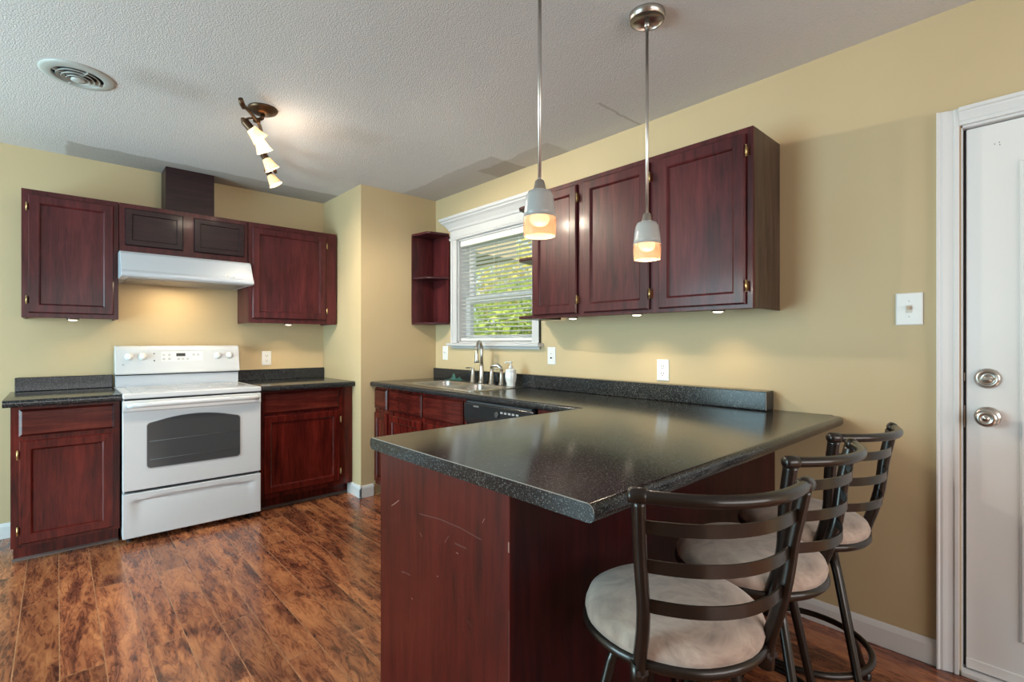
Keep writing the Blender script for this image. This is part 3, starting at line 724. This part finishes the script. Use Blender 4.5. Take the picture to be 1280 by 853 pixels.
# deck plate pieces
bm = bmesh.new()
def lp(pts_, z_):
    vs = [bm.verts.new((x, y, z_)) for x, y in pts_]; return [bm.edges.new((vs[i], vs[(i+1) % len(vs)])) for i in range(len(vs))]
o_ = rim_rect(SX0-.03, SX1+.0, SY0-.03, SY1+.03, .03)
b1_ = rim_rect(SX0+.012, 2.275, ym+.015, SY1-.012, .05); b2_ = rim_rect(SX0+.012, 2.275, SY0+.012, ym-.015, .05)
e_ = lp(o_, CT+.006)+lp(b1_, CT+.006)+lp(b2_, CT+.006)
bmesh.ops.triangle_fill(bm, use_beauty=True, use_dissolve=False, edges=e_)
mb = MB(); mb.bm.free(); mb.bm = bm
bridge(mb, [[(x, y, CT+.006) for x, y in o_], [(2.15+(x-2.15)*1.008, 2.87+(y-2.87)*1.004, CT+.0015) for x, y in o_], [(2.15+(x-2.15)*1.008, 2.87+(y-2.87)*1.004, CT+.0006) for x, y in o_]])
for bb in (b1_, b2_):
    cx_ = sum(p[0] for p in bb)/len(bb); cy_ = sum(p[1] for p in bb)/len(bb)
    vs = bridge(mb, [[(cx_+(x-cx_)*k, cy_+(y-cy_)*k, z_) for x, y in bb] for k, z_ in ((1, CT+.006), (.985, CT-.004), (.96, CT-.12), (.90, CT-.145), (.3, CT-.150))])
    mb.bm.faces.new(vs[-1])
mb.build('basin', steel, t)
for cy_ in (SY0+.20, SY1-.20): MB().lathe([(.045, 0), (.045, .003), (.036, .002), (.0, -.001)], (2.10, cy_, CT-.149), (0, 0, 1), 20).build('drain', nickel, t)

# faucet set
ZD = CT+.007
t = thing('faucet', (2.325, 2.874, ZD), 'tall arched brushed nickel pull-down faucet behind the sink', 'faucet')
fx, fy = 2.325, 2.874
MB().lathe([(.026, 0), (.026, .006), (.021, .012), (.0185, .06), (.015, .12), (.0125, .14)], (fx, fy, ZD), (0, 0, 1), 20).build('base', nickel, t)
dx, dy = -.82, -.57
pts = [(fx, fy, ZD+.13), (fx, fy, ZD+.22)]
for a in range(0, 181, 15): rr2 = .062; pts.append((fx+dx*rr2*(1-math.cos(R(a))), fy+dy*rr2*(1-math.cos(R(a))), ZD+.245+rr2*math.sin(R(a))))
pts.append((fx+dx*.126, fy+dy*.126, ZD+.235))
MB().tube(pts, .0115, 14).build('spout', nickel, t)
MB().lathe([(.012, .03), (.0125, 0), (.016, -.04), (.020, -.065), (.017, -.068), (.0, -.068)], (fx+dx*.126, fy+dy*.126, ZD+.222), (0, 0, 1), 18).build('spray_head', nickel, t)
faucet = t
def lever(y, d):
    hd_ = MB().lathe([(.024, 0), (.024, .005), (.020, .010), (.013, .085), (.012, .105), (.010, .108), (.0, .108)], (2.330, y, ZD), (0, 0, 1), 16).build('handle', nickel, faucet)
    MB().tube([(2.330, y, ZD+.103), (2.325, y+d*.025, ZD+.108), (2.32, y+d*.075, ZD+.106)], [.009, .008, .006], 10, flat=(.7, 1.1)).build('lever', nickel, hd_)
lever(2.985, 1); lever(2.765, -1)
t = thing('side_sprayer', (2.330, 2.655, ZD), 'brushed nickel side sprayer between the lever handle and white soap pump', 'sprayer')
MB().lathe([(.023, 0), (.023, .005), (.018, .012), (.014, .07), (.013, .10)], (2.330, 2.655, ZD), (0, 0, 1), 16).build('base', nickel, t)
MB().tube([(2.330, 2.655, ZD+.095), (2.328, 2.660, ZD+.120), (2.315, 2.680, ZD+.138), (2.300, 2.715, ZD+.134), (2.295, 2.735, ZD+.120)], [.012, .0135, .0145, .012, .010], 12).build('spray_head', bronze if False else nickel, t)
t = thing('soap_dispenser', (2.300, 2.525, CT+.007), 'white ceramic soap pump bottle on the sink rim', 'soap dispenser')
mb = MB().lathe([(.030, 0), (.031, .008), (.028, .016), (.034, .035), (.0385, .065), (.038, .090), (.034, .104), (.037, .108), (.036, .114), (.024, .120), (.014, .124)], (2.300, 2.525, CT+.007), (0, 0, 1), 48, mod=lambda a: 1+.025*math.cos(12*a)); mb.build('bottle', ceramic, t)
MB().lathe([(.014, .124), (.014, .134), (.009, .137), (.005, .140), (.005, .160), (.010, .162), (.010, .170), (.0, .172)], (2.300, 2.525, CT+.007), (0, 0, 1), 16).tube([(2.300, 2.525, CT+.173), (2.283, 2.545, CT+.173), (2.272, 2.558, CT+.168)], .0045, 8).build('pump', white_pl, t)
# teal cloth
mb = MB(); nx, ny = 22, 16; vs = []
rnd = random.Random(3)
for i in range(nx+1):
    for j in range(ny+1):
        u, v = i/nx-.5, j/ny-.5
        hgt = .045*math.exp(-((u+.15)**2+(v)**2)/.025)+.030*math.exp(-((u-.28)**2+(v-.1)**2)/.012)+.006*abs(math.sin(9*u+7*v))+.004*abs(math.sin(17*v-5*u))
        r_ = max(0, 1-((2*u)**2+(2*v)**2)*.55)
        vs.append((2.325+v*.075, 3.200-u*.17+.008*math.sin(11*v), ZD+.003+hgt*r_))
fs = [(i*(ny+1)+j, (i+1)*(ny+1)+j, (i+1)*(ny+1)+j+1, i*(ny+1)+j+1) for i in range(nx) for j in range(ny)]
mb.faces_from(vs, fs, None, True); o = mb.build('dishcloth', teal); sm = o.modifiers.new('s', 'SOLIDIFY'); sm.thickness = .003; sm.offset = 0
tag(o, 'crumpled dark teal dishcloth at the back left corner of the sink', 'cloth')

# ------------------------------------------------------------ east wall uppers
EX = 2.133
t = thing('wall_cabinet', (XE, 1.5, UZ0), 'three-door cherry wall cabinet right of the window, behind the pendants', 'cabinet')
ye0, ye1 = .847, 2.150
mb = MB(); mb.box(EX+.0205, XE-.004, ye0+.0185, ye1-.001, UZ0+.012, UZ1-.0005); mb.box(EX, EX+.02, ye0, ye1, UZ0-.004, UZ1); mb.box(EX+.02, XE-.003, ye0+.004, ye0+.018, UZ0, UZ1)
mb.build('body', cherry, t, bevel=.0015)
MB().box(EX+.019, XE-.0035, ye0, ye0+.004, UZ0-.003, UZ1-.0005).build('side_panel', endgrain, t)
cdoor(t, 'x', EX, .874, 1.280, 1.372, 2.086, cherry, -1); cdoor(t, 'x', EX, 1.332, 1.738, 1.372, 2.086, cherry, -1); cdoor(t, 'x', EX, 1.788, 2.128, 1.372, 2.086, cherry, -1)
for z in (UZ0-.002, 1.716, 2.040):
    rr3 = .045
    p_ = [(EX+.006, ye1), (EX+.006, 2.300-rr3)]+[(EX+.006+rr3-rr3*math.cos(R(a)), 2.300-rr3+rr3*math.sin(R(a))) for a in (30, 60, 90)]+[(XE-.032, 2.340), (XE-.032, ye1)]
    MB().prism(p_, 'z', z, z+.019).build('end_shelf', cherry_h, t, bevel=.005, seg=3)

# corner shelf
t = thing('corner_shelf', (2.35, 3.55, UZ0), 'open dark cherry corner shelf between the alcove wall and window', 'shelf')
xa, yb_ = 2.189, 3.402
mb = MB().box(xa, XE-.004, YC-.015, YC-.003, UZ0+.018, 2.094); mb.build('back_panel', cherry, t)
mb = MB().box(XE-.030, XE-.016, yb_+.006, YC-.015, UZ0+.018, 2.094).build('side_panel', cherry, t)
for z, (vx, vy) in ((UZ0, (2.245, 3.455)), (1.735, (2.250, 3.462)), (2.095, (2.222, 3.430))):
    p_ = [(xa, YC-.003), (xa, YC-.025), (vx-.01, vy+.012), (vx+.012, vy-.010), (XE-.055, yb_), (XE-.027, yb_), (XE-.027, YC-.003)]
    if z == 1.735: p_ = [(xa+.004, YC-.016), (xa+.004, YC-.030), (vx-.01, vy+.012), (vx+.012, vy-.010), (XE-.055, yb_+.004), (XE-.031, yb_+.004), (XE-.031, YC-.016)]
    MB().prism(p_, 'z', z, z+.018).build('shelf_board', cherry_h, t, bevel=.002)

# ------------------------------------------------------------ puck lights
def puck(x, y, z, lab, e, rim=black_pl):
    t = thing('puck_light', (x, y, z), lab, 'under-cabinet light', None)
    MB().lathe([(.033, 0), (.033, -.012), (.028, -.016), (.024, -.016)], (x, y, z), (0, 0, 1), 20).build('housing', rim, t)
    MB().lathe([(.024, -.012), (.022, -.019), (.012, -.022), (.0, -.023)], (x, y, z), (0, 0, 1), 20, caps=False).build('lens', puck_m, t)
    l = light('puck_bulb', 'SPOT', (x, y, z-.027), e, (1, .77, .48), spot_size=R(125), spot_blend=.9, shadow_soft_size=.02, target=(x, y, 0)); return t
PB = UZ0+.012
puck(2.290, 1.960, PB, 'small round puck light under the east cabinet, nearest the window', 2.2)
puck(2.240, 1.480, PB, 'middle of three puck lights under the cabinet right of the window', 6.0)
puck(2.270, 1.060, PB, 'puck light under the cabinet end farthest from the window', 3.5)
puck(.075, 4.240, PB, 'small puck light under the cabinet left of the range hood', .8)
puck(1.390, 4.215, PB, 'small puck light under the cabinet right of the range hood', 3.0)
light('hood_lamp', 'AREA', (.62, 4.15, 1.612), 2.6, (1, .80, .52), shape='RECTANGLE', size=.18, size_y=.1, rot=(0, 0, 0))

# ------------------------------------------------------------ plates
def outlet(ax, u, z, lab, kind='duplex', name='wall_outlet', cat='outlet', w_=.072, h_=.116):
    fn = FX(XE-.001) if ax == 'x' else FY(YS-.001)
    loc = fn(u, z, 0)
    t = thing(name, loc, lab, cat)
    MB().rings(fn, [(u-w_/2, u+w_/2, z-h_/2, z+h_/2, 0), (u-w_/2, u+w_/2, z-h_/2, z+h_/2, .003), (u-w_/2+.004, u+w_/2-.004, z-h_/2+.004, z+h_/2-.004, .006)]).build('cover_plate', white_pl, t)
    def bx(du, dz, wu, wz, d0, d1, m, nm):
        MB().rings(fn, [(u+du-wu/2, u+du+wu/2, z+dz-wz/2, z+dz+wz/2, d0), (u+du-wu/2, u+du+wu/2, z+dz-wz/2, z+dz+wz/2, d1)]).build(nm, m, t)
    if kind == 'duplex':
        for s_ in (-1, 1):
            bx(0, s_*.020, .034, .028, .005, .0075, white_pl, 'receptacle')
            bx(-.007, s_*.020+.003, .0028, .009, .007, .0079, black_dk, 'slot'); bx(.007, s_*.020+.003, .0028, .009, .007, .0079, black_dk, 'slot'); bx(0, s_*.020-.009, .005, .005, .007, .0079, black_dk, 'slot')
    elif kind == 'gfci':
        bx(0, 0, .034, .068, .005, .008, white_pl, 'receptacle'); bx(0, .014, .007, .006, .0079, .0095, grey_mark, 'test_button'); bx(0, -.014, .016, .010, .0079, .009, black_dk, 'slot')
    elif kind == 'toggle':
        bx(0, 0, .010, .024, .005, .008, white_pl, 'toggle_seat'); bx(0, .006, .007, .011, .007, .017, white_pl, 'toggle')
        for s_ in (-1, 1): bx(0, s_*.038, .005, .005, .0055, .0068, nickel, 'screw')
    elif kind == 'bigtoggle':
        bx(0, 0, .020, .030, .005, .0075, mat('toggle_beige', (.60, .55, .48), .4), 'toggle_seat'); bx(0, .004, .009, .013, .007, .020, mat('toggle_tan', (.45, .32, .22), .4), 'toggle')
        for s_ in (-1, 1): bx(0, s_*.030, .005, .005, .0055, .0068, nickel, 'screw')
    return t
outlet('y', 1.270, 1.080, 'white duplex outlet on the wall right of the stove')
outlet('x', 1.439, 1.060, 'white duplex outlet above the peninsula backsplash')
outlet('x', 2.263, 1.121, 'white outlet with dark slot just right of the window sill', 'gfci')
outlet('x', 3.492, 1.120, 'white light switch left of the window sill above the sink', 'toggle', 'light_switch', 'light switch')
outlet('x', .381, 1.340, 'white square light switch plate beside the white door', 'bigtoggle', 'light_switch', 'light switch', .084, .124)

# ------------------------------------------------------------ pendants
def pendant(x, y, zb, lab):
    t = thing('pendant_lamp', (x, y, H), lab, 'pendant light')
    MB().lathe([(.0, -.0005), (.066, -.0005), (.066, -.006), (.063, -.026), (.060, -.027), (.058, -.025), (.056, -.016), (.010, -.014), (.0, -.014)], (x, y, H), (0, 0, 1), 32, caps=False).build('canopy', nickel, t)
    MB().lathe([(.010, -.014), (.010, -.046), (.006, -.05)], (x, y, H), (0, 0, 1), 14).tube([(x, y, H-.04), (x, y, zb+.165)], .0058, 12).build('rod', satin, t)
    MB().lathe([(.006, .178), (.014, .172), (.017, .158), (.020, .146), (.024, .142)], (x, y, zb), (0, 0, 1), 20).build('cap', nickel, t)
    up_ = [(.023, .143), (.036, .138), (.042, .125), (.046, .100), (.0485, .075), (.0500, .058)]
    lo_ = [(.0500, .058), (.0510, .040), (.0508, .020), (.0490, .003), (.0482, .0), (.0470, .003), (.0485, .020), (.0488, .040), (.0478, .058)]
    mb = MB().lathe(up_+[(.0478, .058), (.046, .078), (.0435, .1), (.039, .124), (.033, .134), (.02, .139)], (x, y, zb), (0, 0, 1), 32, caps=False); sh = mb.build('lamp_shade', frost, t)
    mb = MB().lathe(lo_, (x, y, zb), (0, 0, 1), 32, caps=False); mb.build('clear_band', amber, sh)
    MB().lathe([(.010, .100), (.016, .080), (.026, .066), (.030, .056), (.028, .046), (.020, .037), (.010, .033), (.0, .032)], (x, y, zb), (0, 0, 1), 24).build('bulb', bulb_m, t)
    light('pendant_bulb', 'POINT', (x, y, zb-.040), 1.5, (1, .84, .64), shadow_soft_size=.02)
pendant(1.100, 1.075, 1.538, 'left of the two pendant lamps, hanging in front of the window header')
pendant(1.630, 1.032, 1.520, 'right of the two pendant lamps, with its round nickel ceiling canopy in view')

# ------------------------------------------------------------ ceiling vent
t = thing('ceiling_vent', (.072, 3.035, H), 'round white louvred air vent in the ceiling at left', 'vent')
vx, vy = .072, 3.035
MB().lathe([(.136, 0), (.136, -.004), (.125, -.008), (.098, -.012), (.092, -.010), (.092, 0)], (vx, vy, H), (0, 0, 1), 48, caps=False).build('flange', vent_m, t)
MB().lathe([(.0, -.0006), (.094, -.0006), (.094, -.0012), (.0, -.0012)], (vx, vy, H), (0, 0, 1), 32, caps=False).build('duct_opening', black_dk, t)
for r_, z_ in ((.078, -.012), (.060, -.017), (.042, -.022)):
    MB().lathe([(r_-.012, z_+.008), (r_-.001, z_-.002), (r_, z_-.003), (r_+.001, z_-.001), (r_-.009, z_+.010)], (vx, vy, H), (0, 0, 1), 40, caps=False).build('cone_ring', vent_m, t)
MB().lathe([(.026, -.020), (.027, -.026), (.020, -.030), (.0, -.031)], (vx, vy, H), (0, 0, 1), 28, caps=False).build('centre_disc', vent_m, t)
mb = MB()
for a in (20, 110): mb.box(-.092, .092, -.004, .004, H-.012, H-.008) if False else mb.ribbon([(vx-.092*math.cos(R(a)), vy-.092*math.sin(R(a)), H-.009), (vx+.092*math.cos(R(a)), vy+.092*math.sin(R(a)), H-.009)], (0, 0, 1), .014, .003)
mb.build('crossbar', vent_m, t)

# ------------------------------------------------------------ track light
t = thing('track_light', (.796, 2.827, H), 'bronze ceiling track light with four lit alabaster glass heads', 'ceiling light')
cx0, cy0 = .800, 2.815
MB().lathe([(.0, -.0005), (.072, -.0005), (.072, -.006), (.064, -.016), (.050, -.020), (.046, -.026), (.016, -.030), (.0, -.030)], (cx0, cy0, H), (0, 0, 1), 32, caps=False).build('canopy', bronze, t)
# wavy bar below the ceiling
bar = []
zb = H-.062
A0 = Vector((.668, 2.685, zb)); A1 = Vector((1.085, 3.565, zb))
for i in range(33):
    u = i/32; p = A0.lerp(A1, u); nrm = Vector((.90, -.43, 0)); p = p+nrm*.035*math.sin(u*2*PI); bar.append(p)
MB().tube(bar, .0085, 10).build('track_bar', bronze, t)
for p in (bar[0], bar[-1]): MB().tube([p+Vector((-.012, -.02, .014)), p, p+Vector((.012, .015, -.012))], [.011, .013, .011], 12).build('finial', bronze, t)
qc = min(bar, key=lambda p: (p.x-cx0)**2+(p.y-cy0)**2)
MB().tube([(cx0, cy0, H-.028), (cx0-.004, cy0, zb+.012), qc], .010, 12).lathe([(.0, .014), (.018, .008), (.018, -.008), (.0, -.014)], qc, (0, 0, 1), 14, caps=False).build('stem', bronze, t)
heads = [((.775, 2.835, 2.300), (.70, .10, -.62), 11), ((.838, 2.960, 2.292), (.45, .10, -.80), 9), ((.965, 3.258, 2.300), (.50, .0, -.80), 2.5), ((1.078, 3.560, 2.300), (.45, -.15, -.82), 2)]
for c_, d, e_ in heads:
    c_ = Vector(c_); d = Vector(d).normalized(); knuckle = c_-d*.088
    q = min(bar, key=lambda p: (p-knuckle).length)
    h_ = MB().tube([q, q.lerp(knuckle, .5)+Vector((0, 0, .004)), knuckle], .006, 8).lathe([(.0, .014), (.013, .007), (.013, -.007), (.0, -.014)], knuckle, (0, 0, 1), 12, caps=False)
    h_.lathe([(.016, 0), (.020, .006), (.020, .045), (.024, .050)], knuckle, d, 16)
    hd = h_.build('lamp_head', bronze, t)
    base = knuckle+d*.047
    MB().lathe([(.022, 0), (.026, .006), (.031, .030), (.038, .055), (.046, .070), (.0445, .070), (.036, .054), (.029, .030), (.024, .008)], base, d, 26, caps=False).build('glass_shade', alab, hd)
    MB().lathe([(.008, .005), (.018, .025), (.022, .042), (.015, .058), (.0, .064)], base, d, 16, caps=False).build('bulb', track_bulb if e_ > 7 else track_bulb_dim, hd)
    light('track_bulb', 'POINT', base+d*.085, e_*.28, (1, .86, .68), shadow_soft_size=.03)
    light('track_beam', 'SPOT', base+d*.080, e_*3.2, (1, .86, .68), shadow_soft_size=.022, spot_size=R(158), spot_blend=.35, target=base+d*.080+Vector((.35, -.30, -.9)))

# ------------------------------------------------------------ bar stools
def arc_pts(p0, p1, bow, n=16):
    p0, p1 = Vector(p0), Vector(p1); out_ = []
    for i in range(n+1):
        u = i/n; p = p0.lerp(p1, u); p.y -= bow*(1-(2*u-1)**2); out_.append(p)
    return out_
def make_stool(loc, rz, base_az, label):
    t = thing('bar_stool', (0, 0, 0), label, 'bar stool', None)
    zs = .578
    # cushion
    mb = MB().lathe([(.0, zs+.004), (.180, zs+.004), (.192, zs+.014), (.195, zs+.028), (.188, zs+.046), (.165, zs+.058), (.12, zs+.066), (.06, zs+.070), (.0, zs+.071)], (0, 0, 0), (0, 0, 1), 48, caps=False, mod=lambda a: 1+.004*math.sin(9*a)); mb.build('seat_cushion', suede, t)
    MB().lathe([(.0, zs-.016), (.175, zs-.016), (.192, zs-.010), (.200, zs+.0), (.198, zs+.010), (.190, zs+.014), (.0, zs+.012)], (0, 0, 0), (0, 0, 1), 48, caps=False).build('seat_pan', stool_m, t)
    # back posts (side view curve), narrower at the bottom
    cur = [(.143, -.132, .566), (.144, -.138, .600), (.147, -.155, .655), (.152, -.168, .710), (.158, -.174, .760), (.164, -.179, .820), (.170, -.187, .870), (.1755, -.196, .924)]
    def smoothc(c):
        o_ = []
        for i in range(len(c)-1):
            p0 = Vector(c[max(i-1, 0)]); p1 = Vector(c[i]); p2 = Vector(c[i+1]); p3 = Vector(c[min(i+2, len(c)-1)])
            for k in range(4):
                u = k/4; o_.append(.5*((2*p1)+(-p0+p2)*u+(2*p0-5*p1+4*p2-p3)*u*u+(-p0+3*p1-3*p2+p3)*u**3))
        o_.append(Vector(c[-1])); return o_
    for s_ in (-1, 1):
        pc = [Vector((s_*p.x, p.y, p.z)) for p in smoothc(cur)]
        po = MB().tube(pc, .0145, 10, flat=(.85, 1.15)).build('back_post', stool_m, t)
        MB().tube([pc[0]+Vector((0, .003, -.030)), pc[0]+Vector((0, 0, .018))], .0165, 12).build('post_sleeve', stool_m, po)
        e = Vector((s_*.177, -.198, .932))
        MB().lathe([(.0, -.019), (.012, -.018), (.0155, -.013), (.0155, .013), (.012, .018), (.0, .019)], e, (s_*.86, .5, 0), 16, caps=False).build('rail_cap', stool_m, po)
        MB().box(s_*.143-.012, s_*.143+.012, -.148, -.110, zs-.014, zs-.002).build('bracket', stool_m, po)
    MB().tube(arc_pts((-.177, -.198, .932), (.177, -.198, .932), .070, 20), .0125, 12).build('top_rail', stool_m, t)
    for z_, hw, y_ in ((.872, .169, -.187), (.795, .160, -.177), (.715, .151, -.168)):
        MB().ribbon(arc_pts((-hw, y_, z_), (hw, y_, z_), .058, 18), (0, 0, 1), .025, .004).build('back_slat', stool_m, t, smooth=True)
    # swivel and hub
    MB().lathe([(.0, .533), (.085, .533), (.085, .539), (.070, .542), (.070, .559), (.085, .562), (.0, .562)], (0, 0, 0), (0, 0, 1), 24, caps=False).build('swivel_plate', stool_m, t)
    for k in range(4):
        a = R(base_az-math.degrees(rz)+90*k); ca, sa = math.cos(a), math.sin(a)
        pr_ = [(.03, .522), (.09, .522), (.115, .518), (.130, .506), (.138, .485), (.212, .190), (.285, .008)]
        lg = MB().tube([(r_*ca, r_*sa, z_) for r_, z_ in pr_], .0125, 10).build('leg', stool_m, t)
        MB().lathe([(.014, .0), (.0155, .004), (.0155, .020), (.013, .026)], (.286*ca, .286*sa, 0), (0, 0, 1), 12).build('foot_cap', black_pl, lg)
    MB().tube([(.200*math.cos(2*PI*i/48), .200*math.sin(2*PI*i/48), .192) for i in range(48)], .0105, 10, closed=True).build('foot_ring', stool_m, t)
    t.location = (*loc, 0); t.rotation_euler = (0, 0, rz)
    return t
make_stool((1.035, .592), R(-31), -42, 'nearest bar stool, its back fully visible in front of the peninsula corner')
make_stool((1.460, .594), R(-6), -32, 'middle bar stool of the three under the peninsula overhang')
make_stool((1.893, .592), R(-12.3), -28, 'bar stool farthest from the camera, beside the yellow wall')

# ------------------------------------------------------------ garden beyond the window
gr = box(XE+.15, 30, -12, 30, -.5, -.4).build('lawn', mat('grass', (.10, .16, .04), .9)); struct(gr); gr.name = 'ground'
def leafmat(name, c1, c2):
    m = mat(name, c1, .6); g = N(m, 'ShaderNodeObjectInfo'); f_ = noise(m, coords(m), 1.6, 4); r_ = ramp(m, f_, [(.35, c1), (.65, c2)]); L(m, r_.outputs[0], P(m).inputs['Base Color'])
    t_ = m.node_tree; tr = t_.nodes.new('ShaderNodeBsdfTranslucent'); mx = t_.nodes.new('ShaderNodeMixShader'); mx.inputs[0].default_value = .4
    L(m, r_.outputs[0], tr.inputs[0]); out_ = [n_ for n_ in t_.nodes if n_.type == 'OUTPUT_MATERIAL'][0]
    L(m, P(m).outputs[0], mx.inputs[1]); L(m, tr.outputs[0], mx.inputs[2]); L(m, mx.outputs[0], out_.inputs[0]); return m
lf_green = leafmat('leaves_green', (.12, .26, .03), (.50, .60, .10)); lf_yel = leafmat('leaves_yellow', (.45, .50, .10), (.85, .70, .18)); lf_dark = leafmat('leaves_dark', (.04, .09, .04), (.14, .22, .10))
bark = mat('bark', (.10, .075, .055), .9)
def tree(x, y, r_, h_, m, n, lab, seed, z0=-.4, size=.10):
    t = thing('garden_tree' if h_ > 1 else 'garden_bush', (x, y, z0), lab, 'tree' if h_ > 1 else 'bush')
    rd = random.Random(seed); mb = MB(); vs = []; fs = []
    for i in range(n):
        while True:
            p = Vector((rd.uniform(-1, 1), rd.uniform(-1, 1), rd.uniform(-1, 1)))
            if .25 < p.length < 1: break
        p = Vector((x+p.x*r_, y+p.y*r_, z0+h_+p.z*r_*1.1))
        a = Vector((rd.gauss(0, 1), rd.gauss(0, 1), rd.gauss(0, 1))).normalized(); b = a.orthogonal().normalized(); s_ = size*rd.uniform(.5, 1.2)
        k = len(vs); vs += [p-a*s_, p-b*s_*.5, p+a*s_, p+b*s_*.5]; fs.append((k, k+1, k+2, k+3))
    mb.faces_from(vs, fs); mb.build('foliage', m, t)
    mb = MB().tube([(x, y, z0), (x+.05, y, z0+h_*.6), (x-.05, y+.05, z0+h_*1.1)], [.12, .09, .03] if h_ > 1 else [.03, .02, .01], 8)
    for k in range(5): a = k*1.3; mb.tube([(x, y, z0+h_*.5), (x+math.cos(a)*r_*.6, y+math.sin(a)*r_*.6, z0+h_*(.9+.08*k))], [.04, .012], 6)
    mb.build('trunk', bark, t)
tree(5.75, 5.95, 1.15, 1.45, lf_green, 9000, 'bright green bushy tree in the lower half of the window view', 1, size=.06)
tree(11.3, 11.4, 1.8, 3.3, lf_yel, 5200, 'yellow autumn tree seen through the upper right of the window', 2, size=.11)
tree(9.1, 15.0, 1.6, 2.6, lf_dark, 2200, 'dark leafy tree farthest left in the window view', 3, size=.12)
tree(15.2, 16.2, 2.6, 3.0, lf_green, 3600, 'distant green tree beyond the yellow one', 4, size=.16)
# neighbour's patio cover and post
t = thing('neighbour_porch', (7.0, 9.5, -.4), 'tan porch roof of a neighbouring house beyond the window', 'porch')
tan = mat('tan_soffit', (.42, .33, .20), .8); slate = mat('slate_siding', (.10, .13, .17), .8)
MB().prism([(8.5, 3.15), (12.8, 2.9), (12.8, 3.25), (8.5, 3.6)], 'x', 6.4, 7.9).build('roof', tan, t)
mb = MB()
for i in range(12): mb.box(6.6, 6.64, 9.6, 12.6, -.4+i*.26, -.15+i*.26)
mb.build('siding', slate, t)

# repeats share a group phrase
for o in list(bpy.data.objects):
    if o.parent is None and 'label' in o.keys():
        k = o.name.split('.')[0]
        g = {'bar_stool': 'bar stools along the peninsula', 'pendant_lamp': 'pendant lamps over the peninsula', 'puck_light': 'puck lights under the wall cabinets',
             'wall_cabinet': 'dark cherry wall cabinets', 'base_cabinet': 'cherry base cabinets', 'wall_outlet': 'white wall outlets', 'light_switch': 'white light switches',
             'garden_tree': 'trees outside the window'}.get(k)
        if g: o['group'] = g
